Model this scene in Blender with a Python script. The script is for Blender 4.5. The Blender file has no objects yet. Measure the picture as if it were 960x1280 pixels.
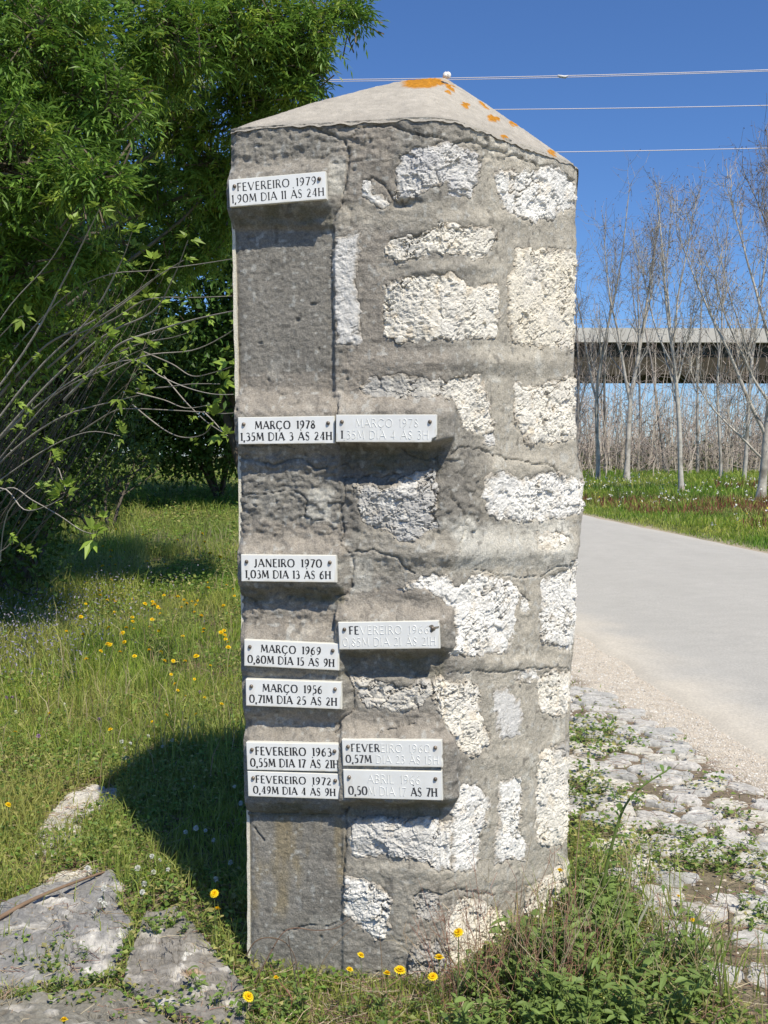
import bpy, math, random
import numpy as np
from mathutils import Matrix, Vector

random.seed(7)
rng = np.random.default_rng(11)
SC = bpy.context.scene
COL = SC.collection

# ------------------------------------------------------------------ camera
F = 1245.0                      # focal length in photograph pixels
TH = math.atan(70.0 / F)        # downward pitch
CAMZ = 1.27
cam = bpy.data.cameras.new('camera')
cam.sensor_fit = 'VERTICAL'
cam.sensor_height = 36.0
cam.lens = F / 1280.0 * 36.0
cam.clip_start = 0.05
cam.clip_end = 3000
camo = bpy.data.objects.new('camera', cam)
COL.objects.link(camo)
camo.location = (0, 0, CAMZ)
camo.rotation_euler = (math.pi / 2 - TH, 0, 0)
SC.camera = camo
SC.render.resolution_x = 768
SC.render.resolution_y = 1024

# ------------------------------------------------------------------ light
SUN_EL = math.radians(55)
SUN_H = np.array([0.50, -0.866])           # horizontal direction towards the sun
world = bpy.data.worlds.new('World')
SC.world = world
world.use_nodes = True
wn = world.node_tree
for n in list(wn.nodes):
    wn.nodes.remove(n)
wo = wn.nodes.new('ShaderNodeOutputWorld')
bg = wn.nodes.new('ShaderNodeBackground')
sky = wn.nodes.new('ShaderNodeTexSky')
sky.sky_type = 'NISHITA'
sky.sun_disc = False
sky.sun_elevation = SUN_EL
sky.sun_rotation = math.atan2(SUN_H[0], SUN_H[1])
sky.altitude = 0
sky.air_density = 1.0
sky.dust_density = 0.0
sky.ozone_density = 10.0
bg.inputs['Strength'].default_value = 0.106
tint = wn.nodes.new('ShaderNodeMix'); tint.data_type = 'RGBA'; tint.blend_type = 'MULTIPLY'; tint.inputs[0].default_value = 1
tint.inputs[7].default_value = (0.86, 0.97, 1.12, 1)
wn.links.new(sky.outputs[0], tint.inputs[6])
wn.links.new(tint.outputs[2], bg.inputs[0])
wn.links.new(bg.outputs[0], wo.inputs[0])
sun = bpy.data.lights.new('sun', 'SUN')
sun.energy = 4.9
sun.angle = math.radians(0.5)
sun.color = (1.0, 0.93, 0.80)
suno = bpy.data.objects.new('sun', sun)
COL.objects.link(suno)
sd = Vector((SUN_H[0] * math.cos(SUN_EL), SUN_H[1] * math.cos(SUN_EL), math.sin(SUN_EL)))
suno.rotation_euler = sd.to_track_quat('Z', 'Y').to_euler()
suno.location = (6, -10, 15)
SC.view_settings.view_transform = 'Standard'
SC.view_settings.look = 'None'
SC.view_settings.exposure = 0.17
SC.view_settings.gamma = 1.0
SC.render.engine = 'CYCLES'

# ------------------------------------------------------------------ maths
CT, ST = math.cos(TH), math.sin(TH)
FW = np.array([0, CT, -ST]); UP = np.array([0, ST, CT]); RT = np.array([1.0, 0, 0])
CAM = np.array([0, 0, CAMZ])

def ray(px, py):
    px = np.asarray(px, float); py = np.asarray(py, float)
    return FW + (px[..., None] - 480) / F * RT - (py[..., None] - 640) / F * UP

def proj(P):
    d = P - CAM
    zc = d @ FW
    return 480 + F * (d @ RT) / zc, 640 - F * (d @ UP) / zc

def on_depth(px, py, y):
    """point on the vertical plane at distance y seen in direction px, py"""
    r = ray(px, py)
    return CAM + r * (np.asarray(y, float) / r[..., 1])[..., None]

def on_z(px, py, z=0.0):
    r = ray(px, py)
    return CAM + r * ((z - CAMZ) / r[..., 2])[..., None]

def sst(a, b, x):
    t = np.clip((x - a) / (b - a + 1e-12), 0, 1)
    return t * t * (3 - 2 * t)

def sb(v, a, b, s0, s1):
    return sst(a - s0, a, v) * (1 - sst(b, b + s1, v))

def _h(ix, iy, iz, s):
    h = (ix.astype(np.int64) * 374761393 + iy.astype(np.int64) * 668265263 + iz.astype(np.int64) * 2147483647 + s * 974634777) & 0xffffffff
    h = ((h ^ (h >> 13)) * 1274126177) & 0xffffffff
    h = ((h ^ (h >> 16)) * 2246822519) & 0xffffffff
    h = h ^ (h >> 15)
    return (h & 0xffffff) / float(0xffffff)

def vnoise(P, s=0):
    P = np.asarray(P, float)
    i = np.floor(P).astype(np.int64); f = P - i
    f = f * f * (3 - 2 * f)
    x, y, z = i[..., 0], i[..., 1], i[..., 2]
    fx, fy, fz = f[..., 0], f[..., 1], f[..., 2]
    r = 0
    for dx in (0, 1):
        for dy in (0, 1):
            for dz in (0, 1):
                w = (fx if dx else 1 - fx) * (fy if dy else 1 - fy) * (fz if dz else 1 - fz)
                r = r + w * _h(x + dx, y + dy, z + dz, s)
    return r * 2 - 1

def fbm(P, sc, octv=4, s=0, gain=0.5, lac=2.1):
    P = np.asarray(P, float)
    a, r, k = 1.0, 0, sc
    n = 0
    for o in range(octv):
        r = r + a * vnoise(P * k, s + o * 17)
        n += a
        a *= gain; k *= lac
    return r / n

def p3(x, y, z=0.0):
    x = np.asarray(x, float)
    return np.stack([x, np.asarray(y, float) + 0 * x, z + 0 * x], -1)

def facets(x, y, size, s=0, tilt=1.0):
    """chiselled surface: every cell of a jittered lattice is a randomly tilted plane"""
    gx = x / size; gy = y / size
    ix = np.floor(gx).astype(np.int64); iy = np.floor(gy).astype(np.int64)
    best = np.full(gx.shape, 1e9); out = np.zeros(gx.shape)
    for dx in (-1, 0, 1):
        for dy in (-1, 0, 1):
            cx, cy = ix + dx, iy + dy
            zz = 0 * cx
            jx = cx + 0.1 + 0.8 * _h(cx, cy, zz, s + 1); jy = cy + 0.1 + 0.8 * _h(cx, cy, zz, s + 2)
            d = (gx - jx) ** 2 + (gy - jy) ** 2
            ta = (_h(cx, cy, zz, s + 3) - .5) * 2 * tilt; tb = (_h(cx, cy, zz, s + 4) - .5) * 2 * tilt
            hh = (_h(cx, cy, zz, s + 5) - .5) + ta * (gx - jx) + tb * (gy - jy)
            m = d < best
            best = np.where(m, d, best); out = np.where(m, hh, out)
    return out

def sdist(px, py, poly):
    """signed distance to a polygon, positive inside"""
    poly = np.asarray(poly, float)
    n = len(poly)
    d = np.full(px.shape, 1e18); ins = np.zeros(px.shape, bool)
    for i in range(n):
        ax, ay = poly[i]; bx, by = poly[(i + 1) % n]
        ex, ey = bx - ax, by - ay
        wx, wy = px - ax, py - ay
        t = np.clip((wx * ex + wy * ey) / (ex * ex + ey * ey + 1e-12), 0, 1)
        dx, dy = wx - ex * t, wy - ey * t
        d = np.minimum(d, dx * dx + dy * dy)
        if abs(by - ay) > 1e-9:
            c = ((ay > py) != (by > py)) & (px < (bx - ax) * (py - ay) / (by - ay) + ax)
            ins ^= c
    d = np.sqrt(d)
    return np.where(ins, d, -d)

def lined(px, py, pts):
    """distance to an open polyline"""
    d = np.full(px.shape, 1e18)
    for (ax, ay), (bx, by) in zip(pts[:-1], pts[1:]):
        ex, ey = bx - ax, by - ay
        wx, wy = px - ax, py - ay
        t = np.clip((wx * ex + wy * ey) / (ex * ex + ey * ey + 1e-12), 0, 1)
        d = np.minimum(d, (wx - ex * t) ** 2 + (wy - ey * t) ** 2)
    return np.sqrt(d)

# ------------------------------------------------------------------ mesh and object helpers
def mesh(name, V, F_, C=None, mat=None, smooth=True):
    """F_: array (n,k) or a list of such arrays"""
    me = bpy.data.meshes.new(name)
    V = np.ascontiguousarray(V, np.float32)
    if not isinstance(F_, list):
        F_ = [F_]
    F_ = [np.asarray(f, np.int32) for f in F_ if len(f)]
    me.vertices.add(len(V)); me.vertices.foreach_set('co', V.ravel())
    nl = sum(f.size for f in F_); npoly = sum(len(f) for f in F_)
    me.loops.add(nl); me.polygons.add(npoly)
    me.loops.foreach_set('vertex_index', np.concatenate([f.ravel() for f in F_]))
    tot = np.concatenate([np.full(len(f), f.shape[1], np.int32) for f in F_])
    st = np.concatenate([[0], np.cumsum(tot)[:-1]]).astype(np.int32)
    me.polygons.foreach_set('loop_start', st)
    me.polygons.foreach_set('loop_total', tot)
    me.polygons.foreach_set('use_smooth', np.full(npoly, bool(smooth)))
    if C is not None:
        C = np.asarray(C, np.float32)
        if C.ndim == 1:
            C = np.tile(C, (len(V), 1))
        if C.shape[1] == 3:
            C = np.concatenate([C, np.ones((len(C), 1), np.float32)], 1)
        a = me.color_attributes.new('Col', 'FLOAT_COLOR', 'POINT')
        a.data.foreach_set('color', np.ascontiguousarray(C, np.float32).ravel())
    me.update(calc_edges=True)
    if mat:
        me.materials.append(mat)
    return me

def obj(name, me, parent=None, loc=None, **props):
    o = bpy.data.objects.new(name, me)
    COL.objects.link(o)
    if parent is not None:
        o.parent = parent
    if loc is not None:
        o.location = loc
    for k, v in props.items():
        o[k] = v
    return o

def thing(name, label, cat, loc=(0, 0, 0), group=None):
    o = bpy.data.objects.new(name, None)
    o.empty_display_size = 0.1
    COL.objects.link(o)
    o.location = loc
    o['label'] = label; o['category'] = cat
    if group: o['group'] = group
    return o

def copy_tree(o, parent=None):
    c = o.copy(); COL.objects.link(c)
    if parent is not None: c.parent = parent
    for ch in [x for x in KIDS.get(o.name, [])]:
        copy_tree(ch, c)
    return c
KIDS = {}
def kid(parent, o):
    KIDS.setdefault(parent.name, []).append(o)
    return o

class MB:
    """gathers vertex / face / colour arrays for one mesh"""
    def __init__(s): s.V = []; s.F = {}; s.C = []; s.n = 0
    def add(s, V, F_, C):
        V = np.asarray(V, float).reshape(-1, 3)
        F_ = np.asarray(F_)
        C = np.asarray(C, float)
        if C.ndim == 1: C = np.tile(C[:3], (len(V), 1))
        s.V.append(V); s.C.append(C[:, :3]); s.F.setdefault(F_.shape[1], []).append(F_ + s.n)
        s.n += len(V)
    def mesh(s, name, mat, smooth=True, off=None):
        V = np.concatenate(s.V)
        if off is not None: V = V - np.asarray(off)
        return mesh(name, V, [np.concatenate(f) for f in s.F.values()], np.concatenate(s.C), mat, smooth)

def tubes(mb, P, R, sides, C, cap=False):
    """batch of tubes: P (N,K,3), R (N,K), C (3) or (N,3)"""
    P = np.asarray(P, float); R = np.asarray(R, float)
    N, K, _ = P.shape
    T = np.gradient(P, axis=1)
    T /= np.linalg.norm(T, axis=-1, keepdims=True) + 1e-9
    ref = np.where(np.abs(T[:, :1, 2:3]) > 0.9, np.array([1.0, 0, 0]), np.array([0, 0, 1.0]))
    ref = np.broadcast_to(ref, T.shape)
    A = np.cross(T, ref); A /= np.linalg.norm(A, axis=-1, keepdims=True) + 1e-9
    B = np.cross(T, A)
    a = np.arange(sides) / sides * 2 * np.pi
    ring = P[:, :, None, :] + R[:, :, None, None] * (A[:, :, None, :] * np.cos(a)[None, None, :, None] + B[:, :, None, :] * np.sin(a)[None, None, :, None])
    V = ring.reshape(-1, 3)
    n = np.arange(N)[:, None, None] * K * sides; k = np.arange(K - 1)[None, :, None] * sides; j = np.arange(sides)[None, None, :]
    j2 = (j + 1) % sides
    q = np.stack([n + k + j, n + k + j2, n + k + sides + j2, n + k + sides + j], -1).reshape(-1, 4)
    C = np.asarray(C, float)
    if C.ndim == 2: C = np.repeat(C, K * sides, 0)
    mb.add(V, q, C)
    if cap:
        mb.F.setdefault(sides, [])
        base = mb.n - len(V)
        top = (np.arange(N)[:, None] * K * sides + (K - 1) * sides + np.arange(sides)[None])
        mb.F[sides].append(top + base)

def unit(v):
    return v / (np.linalg.norm(v, axis=-1, keepdims=True) + 1e-9)

def leaves(mb, B, D, Nn, L, W, C, fold=0.25, droop=0.0):
    """rhombic leaves folded on the midrib. B base, D direction, Nn approximate normal"""
    B = np.asarray(B, float); N = len(B)
    D = unit(np.asarray(D, float)); L = np.broadcast_to(np.asarray(L, float), (N,))[:, None]; W = np.broadcast_to(np.asarray(W, float), (N,))[:, None]
    S = unit(np.cross(D, Nn)); Up = np.cross(S, D)
    mid = B + D * L * 0.45
    tip = B + D * L - np.array([0, 0, 1.0]) * droop * L
    a = mid + S * W * 0.5 + Up * W * fold; b = mid - S * W * 0.5 + Up * W * fold
    V = np.stack([B, a, tip, b], 1).reshape(-1, 3)
    i = np.arange(N)[:, None] * 4
    Fc = np.concatenate([i + np.array([[0, 1, 2]]), i + np.array([[0, 2, 3]])])
    C = np.asarray(C, float)
    if C.ndim == 2: C = np.repeat(C, 4, 0)
    mb.add(V, Fc, C)

def blades(mb, B, H, W, lean, az, C, az2=None):
    """grass blades, three triangles each, bending towards lean direction az"""
    N = len(B)
    dirv = np.stack([np.cos(az), np.sin(az), 0 * az], 1)
    if az2 is None: az2 = rng.uniform(0, 6.28, N)
    side = np.stack([np.cos(az2), np.sin(az2), 0 * az2], 1)
    H = H[:, None]; W = W[:, None]; lean = lean[:, None]
    z = np.array([0, 0, 1.0])
    m = B + z * H * 0.55 + dirv * H * lean * 0.3
    t = B + z * H * (1 - 0.35 * lean) + dirv * H * lean
    V = np.stack([B - side * W * .5, B + side * W * .5, m - side * W * .42, m + side * W * .42, t], 1).reshape(-1, 3)
    i = np.arange(N)[:, None] * 5
    Fc = np.concatenate([i + np.array([[0, 1, 3]]), i + np.array([[0, 3, 2]]), i + np.array([[2, 3, 4]])])
    mb.add(V, Fc, np.repeat(C, 5, 0))

# ------------------------------------------------------------------ materials
def mat(name, rough=0.9, spec=0.2, nscale=60, nvar=0.25, bump=0.3, bscale=200, bdist=0.002, trans=0.0, col=None, hue=None, nscale2=None, nvar2=0.0, metallic=0.0):
    m = bpy.data.materials.new(name)
    m.use_nodes = True
    nt = m.node_tree; N = nt.nodes; L = nt.links
    b = N['Principled BSDF']
    b.inputs['Roughness'].default_value = rough
    b.inputs['Specular IOR Level'].default_value = spec
    b.inputs['Metallic'].default_value = metallic
    if col is None:
        at = N.new('ShaderNodeAttribute'); at.attribute_name = 'Col'; base = at.outputs['Color']
    else:
        rgb = N.new('ShaderNodeRGB'); rgb.outputs[0].default_value = (*col, 1); base = rgb.outputs[0]
    tc = N.new('ShaderNodeTexCoord')
    def mul(src, scale, var, detail=5):
        nz = N.new('ShaderNodeTexNoise'); nz.inputs['Scale'].default_value = scale; nz.inputs['Detail'].default_value = detail
        nz.inputs['Roughness'].default_value = 0.65
        L.new(tc.outputs['Object'], nz.inputs['Vector'])
        mr = N.new('ShaderNodeMapRange')
        mr.inputs[1].default_value = 0.25; mr.inputs[2].default_value = 0.75
        mr.inputs[3].default_value = 1 - var; mr.inputs[4].default_value = 1 + var
        L.new(nz.outputs[0], mr.inputs[0])
        mx = N.new('ShaderNodeMix'); mx.data_type = 'RGBA'; mx.blend_type = 'MULTIPLY'; mx.inputs[0].default_value = 1
        L.new(src, mx.inputs[6]); L.new(mr.outputs[0], mx.inputs[7])
        return mx.outputs[2]
    if nvar: base = mul(base, nscale, nvar)
    if nscale2: base = mul(base, nscale2, nvar2, 3)
    L.new(base, b.inputs['Base Color'])
    if bump:
        nz = N.new('ShaderNodeTexNoise'); nz.inputs['Scale'].default_value = bscale; nz.inputs['Detail'].default_value = 6
        nz.inputs['Roughness'].default_value = 0.7
        L.new(tc.outputs['Object'], nz.inputs['Vector'])
        bp = N.new('ShaderNodeBump'); bp.inputs['Strength'].default_value = bump; bp.inputs['Distance'].default_value = bdist
        L.new(nz.outputs[0], bp.inputs['Height']); L.new(bp.outputs[0], b.inputs['Normal'])
    if trans:
        t = N.new('ShaderNodeBsdfTranslucent'); mx = N.new('ShaderNodeMixShader'); mx.inputs[0].default_value = trans
        L.new(base, t.inputs['Color'])
        L.new(b.outputs[0], mx.inputs[1]); L.new(t.outputs[0], mx.inputs[2])
        L.new(mx.outputs[0], N['Material Output'].inputs[0])
    return m

M_MORTAR = mat('mortar', 0.95, 0.1, 110, 0.18, 0.9, 240, 0.004, nscale2=270, nvar2=0.34)
M_STONE = mat('limestone', 0.92, 0.12, 80, 0.14, 0.7, 280, 0.004, nscale2=320, nvar2=0.16)
M_CAP = mat('sandy_render', 0.95, 0.1, 60, 0.12, 0.7, 420, 0.004, nscale2=520, nvar2=0.34)
M_MARBLE = mat('white_marble', 0.35, 0.4, 14, 0.05, 0.05, 90, 0.001)
M_PAINT = mat('letter_paint', 0.7, 0.2, 200, 0.25, 0.0)
M_METAL = mat('bolt_metal', 0.45, 0.5, 300, 0.3, 0.3, 400, 0.001, metallic=0.6)
M_LEAF = mat('leaf', 0.45, 0.32, 3, 0.15, 0.0, trans=0.38)
M_SHADE_LEAF = mat('dark_leaf', 0.5, 0.3, 3, 0.2, 0.0, trans=0.18)
M_GRASS = mat('grass', 0.5, 0.35, 4, 0.15, 0.0, trans=0.38)
M_BARK = mat('bark', 0.9, 0.15, 9, 0.35, 0.6, 60, 0.01)
M_GROUND = mat('ground', 0.97, 0.05, 18, 0.25, 0.8, 60, 0.01, nscale2=120, nvar2=0.3)
M_ROAD = mat('pale_road', 0.92, 0.08, 6, 0.05, 0.8, 90, 0.005, nscale2=70, nvar2=0.16)
M_ROCK = mat('pavement_stone', 0.9, 0.15, 14, 0.22, 0.7, 120, 0.004, nscale2=110, nvar2=0.25)
M_PETAL = mat('petal', 0.6, 0.2, 40, 0.1, 0.0, trans=0.25)
M_CONC = mat('concrete', 0.9, 0.1, 0.8, 0.12, 0.3, 4, 0.02)
M_WIRE = mat('wire', 0.4, 0.5, 5, 0.05, 0.0, metallic=0.0)
M_SHELL = mat('snail_shell', 0.5, 0.3, 60, 0.08, 0.0)
# ================================================================== THE PILLAR
PA = np.array([-0.374, 2.45]); PB = np.array([0.142, 2.36]); PC = np.array([0.521, 2.75])
LAB = np.linalg.norm(PB - PA); LBC = np.linalg.norm(PC - PB)
DAB = (PB - PA) / LAB; DBC = (PC - PB) / LBC
NAB = np.array([DAB[1], -DAB[0]]); NBC = np.array([DBC[1], -DBC[0]])
DSIDE = np.array([0.17, 0.985]); DSIDE /= np.linalg.norm(DSIDE)
TOPZ = 2.055

def wall_hit(px, py, off=0.0):
    """pixel -> (u, z) on the two visible faces (off: distance in front of the face)"""
    r = ray(px, py)
    def hit(p0, n):
        q = p0 + n * off
        t = (q @ n) / (r[..., 0] * n[0] + r[..., 1] * n[1])
        return r[..., 0] * t, r[..., 1] * t, CAMZ + r[..., 2] * t
    x, y, z = hit(PA, NAB)
    u = (x - PA[0]) * DAB[0] + (y - PA[1]) * DAB[1]
    x2, y2, z2 = hit(PB, NBC)
    u2 = LAB + (x2 - PB[0]) * DBC[0] + (y2 - PB[1]) * DBC[1]
    m = u > LAB
    return np.where(m, u2, u), np.where(m, z2, z)

_l = np.array([(287,160),(287,258),(290,290),(292,400),(294,500),(297,560),(299,690),(302,800),(305,900),(308,1010),(309,1120),(309,1250)], float)
_r = np.array([(722,213),(719,262),(720,320),(717,400),(716,470),(719,520),(722,560),(728,600),(729,640),(725,680),(718,705),(717,800),(713,850),(711,900),(711,940),(709,1000),(708,1070),(710,1100),(708,1180),(706,1260)], float)
_lu, _lz = wall_hit(_l[:, 0], _l[:, 1]); _ru, _rz = wall_hit(_r[:, 0], _r[:, 1])
def uA(z): return np.interp(z, _lz[::-1], _lu[::-1])
def uC(z): return np.interp(z, _rz[::-1], _ru[::-1])

UB = LAB
def wall_pos(u, z, h):
    """surface point of the pillar shaft; u runs round from the left side over the front to the right side"""
    a = uA(z); c = uC(z)
    x = PA[0] + DAB[0] * a; y = PA[1] + DAB[1] * a         # corner A at this height
    cx = PB[0] + DBC[0] * (c - UB); cy = PB[1] + DBC[1] * (c - UB)
    X = np.where(u < UB, PA[0] + DAB[0] * u, PB[0] + DBC[0] * (u - UB))
    Y = np.where(u < UB, PA[1] + DAB[1] * u, PB[1] + DBC[1] * (u - UB))
    w = sst(UB - .05, UB + .05, u)
    nx = NAB[0] * (1 - w) + NBC[0] * w; ny = NAB[1] * (1 - w) + NBC[1] * w
    # left and right sides
    dl = np.maximum(a - u, 0); dr = np.maximum(u - c, 0)
    X = np.where(dl > 0, x + DSIDE[0] * dl, X); Y = np.where(dl > 0, y + DSIDE[1] * dl, Y)
    X = np.where(dr > 0, cx + DSIDE[0] * dr, X); Y = np.where(dr > 0, cy + DSIDE[1] * dr, Y)
    wl = 0 * u; wr = sst(-.015, .015, u - c)
    nl = (-DSIDE[1], DSIDE[0]); nr = (DSIDE[1], -DSIDE[0])
    nx = nx * (1 - wl) + nl[0] * wl; ny = ny * (1 - wl) + nl[1] * wl
    nx = nx * (1 - wr) + nr[0] * wr; ny = ny * (1 - wr) + nr[1] * wr
    n = np.sqrt(nx * nx + ny * ny) + 1e-9
    hr = -0.016 * np.exp(-((u - UB) / .03) ** 2) - 0.008 * np.exp(-((u - a) / .010) ** 2) - 0.010 * np.exp(-((u - c) / .013) ** 2)
    return np.stack([X + nx / n * (h + hr), Y + ny / n * (h + hr), z + 0 * X], -1)

# ---- relief of the render, described where it is seen on the faces
def ledge(px, py, x0, x1, yt, y0, y1, yb, H, sl, sr):
    return H * sb(px, x0, x1, sl, sr) * sst(yt, y0, py) ** 1.6 * (1 - sst(y1, yb, py) ** 0.7)

CRACKS = [
    (2.0, [(430,158),(450,162),(470,156),(500,160),(540,172),(560,176),(590,178),(605,183),(620,190),(650,196),(690,212),(722,228)]),
    (2.4, [(398,162),(412,170),(430,176),(434,190),(432,205),(436,222),(430,240),(424,258),(415,275)]),
    (1.6, [(452,230),(466,222),(480,230),(492,250)]),
    (2.0, [(300,572),(318,574),(338,582),(360,576),(378,575),(395,586),(410,584)]),
    (1.6, [(418,588),(430,580),(440,584)]),
    (1.4, [(300,618),(330,618),(368,615),(384,625),(380,645),(395,653),(405,650)]),
    (2.2, [(430,600),(427,630),(430,660),(424,680),(436,690)]),
    (2.0, [(444,700),(442,730),(432,742),(420,744)]),
    (2.0, [(432,840),(442,860),(440,890),(430,900),(420,915)]),
    (2.4, [(308,1014),(330,1018),(365,1019),(400,1016),(430,1020),(436,1012)]),
    (2.6, [(428,1012),(434,1030),(433,1060),(430,1090),(432,1110)]),
    (1.2, [(318,1035),(325,1045),(330,1052)]),
    (0.9, [(560,845),(590,838),(620,842),(655,836),(700,835),(716,838)]),
    (1.0, [(590,712),(620,718),(650,722),(672,722),(690,712),(715,700)]),
    (1.2, [(500,562),(520,575),(560,570),(575,560),(600,560),(620,570),(690,585),(700,598)]),
    (1.4, [(430,690),(470,688),(500,700),(520,716)]),
    (1.2, [(440,620),(446,600),(470,590)]),
    (1.6, [(644,478),(652,486),(672,484),(690,482),(715,470)]),
    (1.5, [(604,1160),(640,1160)]), (1.4, [(540,1120),(570,1112),(620,1120)]),
    (1.0, [(660,195),(670,205),(678,215)]), (1.2, [(690,935),(712,940)]),
    (1.3, [(355,1165),(380,1162),(420,1155)]), (1.0, [(455,930),(480,912),(520,905)]),
    (1.2, [(425,600),(460,596),(500,594)]), (1.1, [(560,610),(580,650),(570,690)]),
    (1.6, [(296,552),(310,560),(340,558),(370,560)]),
]

def relief(px, py, u, z):
    P = p3(u, z, 0.3)
    jx = px + 5 * fbm(P, 30, 3, 3); jy = py + 5 * fbm(P, 30, 3, 4)
    h = np.zeros(px.shape)
    q = jy + 0.09 * (px - 346)
    L = [ledge(jx, q, 280, 404, 196, 226, 258, 283, .030, 8, 24),
         ledge(jx, jy, 293, 420, 488, 520, 553, 574, .026, 8, 4),
         ledge(jx, jy, 425, 549, 482, 517, 550, 566, .042, 5, 24),
         ledge(jx, jy, 298, 422, 664, 693, 726, 752, .030, 8, 18),
         ledge(jx, jy, 424, 551, 742, 776, 808, 828, .032, 5, 22),
         ledge(jx, jy, 300, 424, 768, 800, 836, 862, .024, 8, 14),
         ledge(jx, jy, 302, 427, 826, 850, 884, 905, .020, 8, 14),
         ledge(jx, jy, 304, 427, 900, 929, 998, 1020, .026, 8, 8),
         ledge(jx, jy, 430, 554, 896, 925, 996, 1014, .038, 6, 22)]
    lm = np.max(np.stack(L), 0)
    h += lm
    h += -0.020 * sb(jx, 428, 548, 6, 26) * sb(jy, 556, 596, 8, 16)
    h += -0.012 * sb(jx, 432, 552, 6, 20) * sb(jy, 1000, 1028, 8, 16)
    h += -0.010 * sb(jx, 432, 548, 6, 20) * sb(jy, 812, 842, 8, 12)
    h += -0.013 * sb(px, 296, 415, 10, 5) * sb(py, 288, 482, 8, 22)
    h += -0.007 * sb(px, 280, 426, 10, 4) * sb(py, 1022, 1300, 6, 10)
    h += -0.004 * sb(px, 280, 424, 10, 4) * sb(py, 590, 1000, 10, 10)
    # hollows beside stones, swollen joints
    for cx, cy, rx, ry, a in [(508,254,17,5,-.012), (455,205,26,30,.004), (600,275,60,9,.006), (560,335,50,8,.007),
                              (624,370,9,80,.005), (560,450,110,12,.006), (640,455,70,14,.007), (590,515,12,40,.005),
                              (630,520,9,40,.007), (650,585,70,12,.006), (570,640,26,40,.006), (600,690,110,16,.014),
                              (700,690,26,26,.012), (664,770,8,46,.007), (620,830,80,9,.008), (614,890,9,50,.004),
                              (662,890,10,50,.005), (650,950,60,16,.006), (612,1030,9,50,.005), (662,1030,8,50,.005),
                              (600,1098,100,14,.006), (500,1088,60,9,.005), (520,1150,30,40,.004), (395,635,16,22,.004),
                              (500,460,60,9,.004), (520,690,60,14,.006), (535,740,36,16,.010), (540,885,30,18,.004)]:
        h += a * np.exp(-(((jx - cx) / rx) ** 2 + ((jy - cy) / ry) ** 2) ** 1.3)
    # undulation and grain: rough weathered render left and in the middle, trowelled joints right
    rough = 0.45 + 0.55 * sb(py, 150, 700, 5, 60) * (px < 440) + 0.5 * (1 - sst(430, 620, px)) + 0.4 * sb(jx, 430, 560, 20, 30) * sb(jy, 560, 720, 20, 20)
    panel = sb(px, 296, 415, 6, 6) * sb(py, 290, 480, 6, 6)
    h += 0.0035 * fbm(P, 9, 3, 8)
    h += rough * (0.0024 * fbm(P, 40, 3, 5) + 0.0020 * fbm(P * np.array([0.6, 1, 1]), 110, 3, 6)) * (1 - .75 * np.clip(panel + sb(px, 312, 425, 6, 6) * sb(py, 1024, 1190, 6, 30), 0, 1))
    h += 0.0016 * fbm(P, 170, 2, 9) * (0.5 + 0.5 * rough)
    h += sst(0.012, 0.03, lm) * -0.0012
    # crumbling patches under the shelves
    crumb = sb(jy, 570, 660, 8, 20) * sb(jx, 300, 590, 4, 30) + sb(jy, 735, 770, 8, 12) * sb(jx, 300, 430, 4, 20) + sb(jy, 160, 200, 5, 10) * sb(jx, 290, 640, 4, 30) + .8 * sb(jy, 820, 860, 8, 12) * sb(jx, 430, 560, 4, 20) + .45 * sb(jy, 1110, 1260, 12, 12) * sb(jx, 500, 660, 20, 30)
    h += np.clip(crumb, 0, 1) * (0.0045 * facets(u + .012 * fbm(P, 50, 2, 71), z * 1.6, 0.022, 21, .9))
    for w, pts in CRACKS:
        d = lined(jx, jy, pts)
        h += -0.0085 * np.exp(-(d / (w * (0.25 + .5 * (vnoise(P * 45, 77) + 1) / 2))) ** 2)
    # pits
    v = vnoise(P * 55, 31)
    h += -0.005 * sst(0.72, 0.9, v) * rough
    return h

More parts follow.
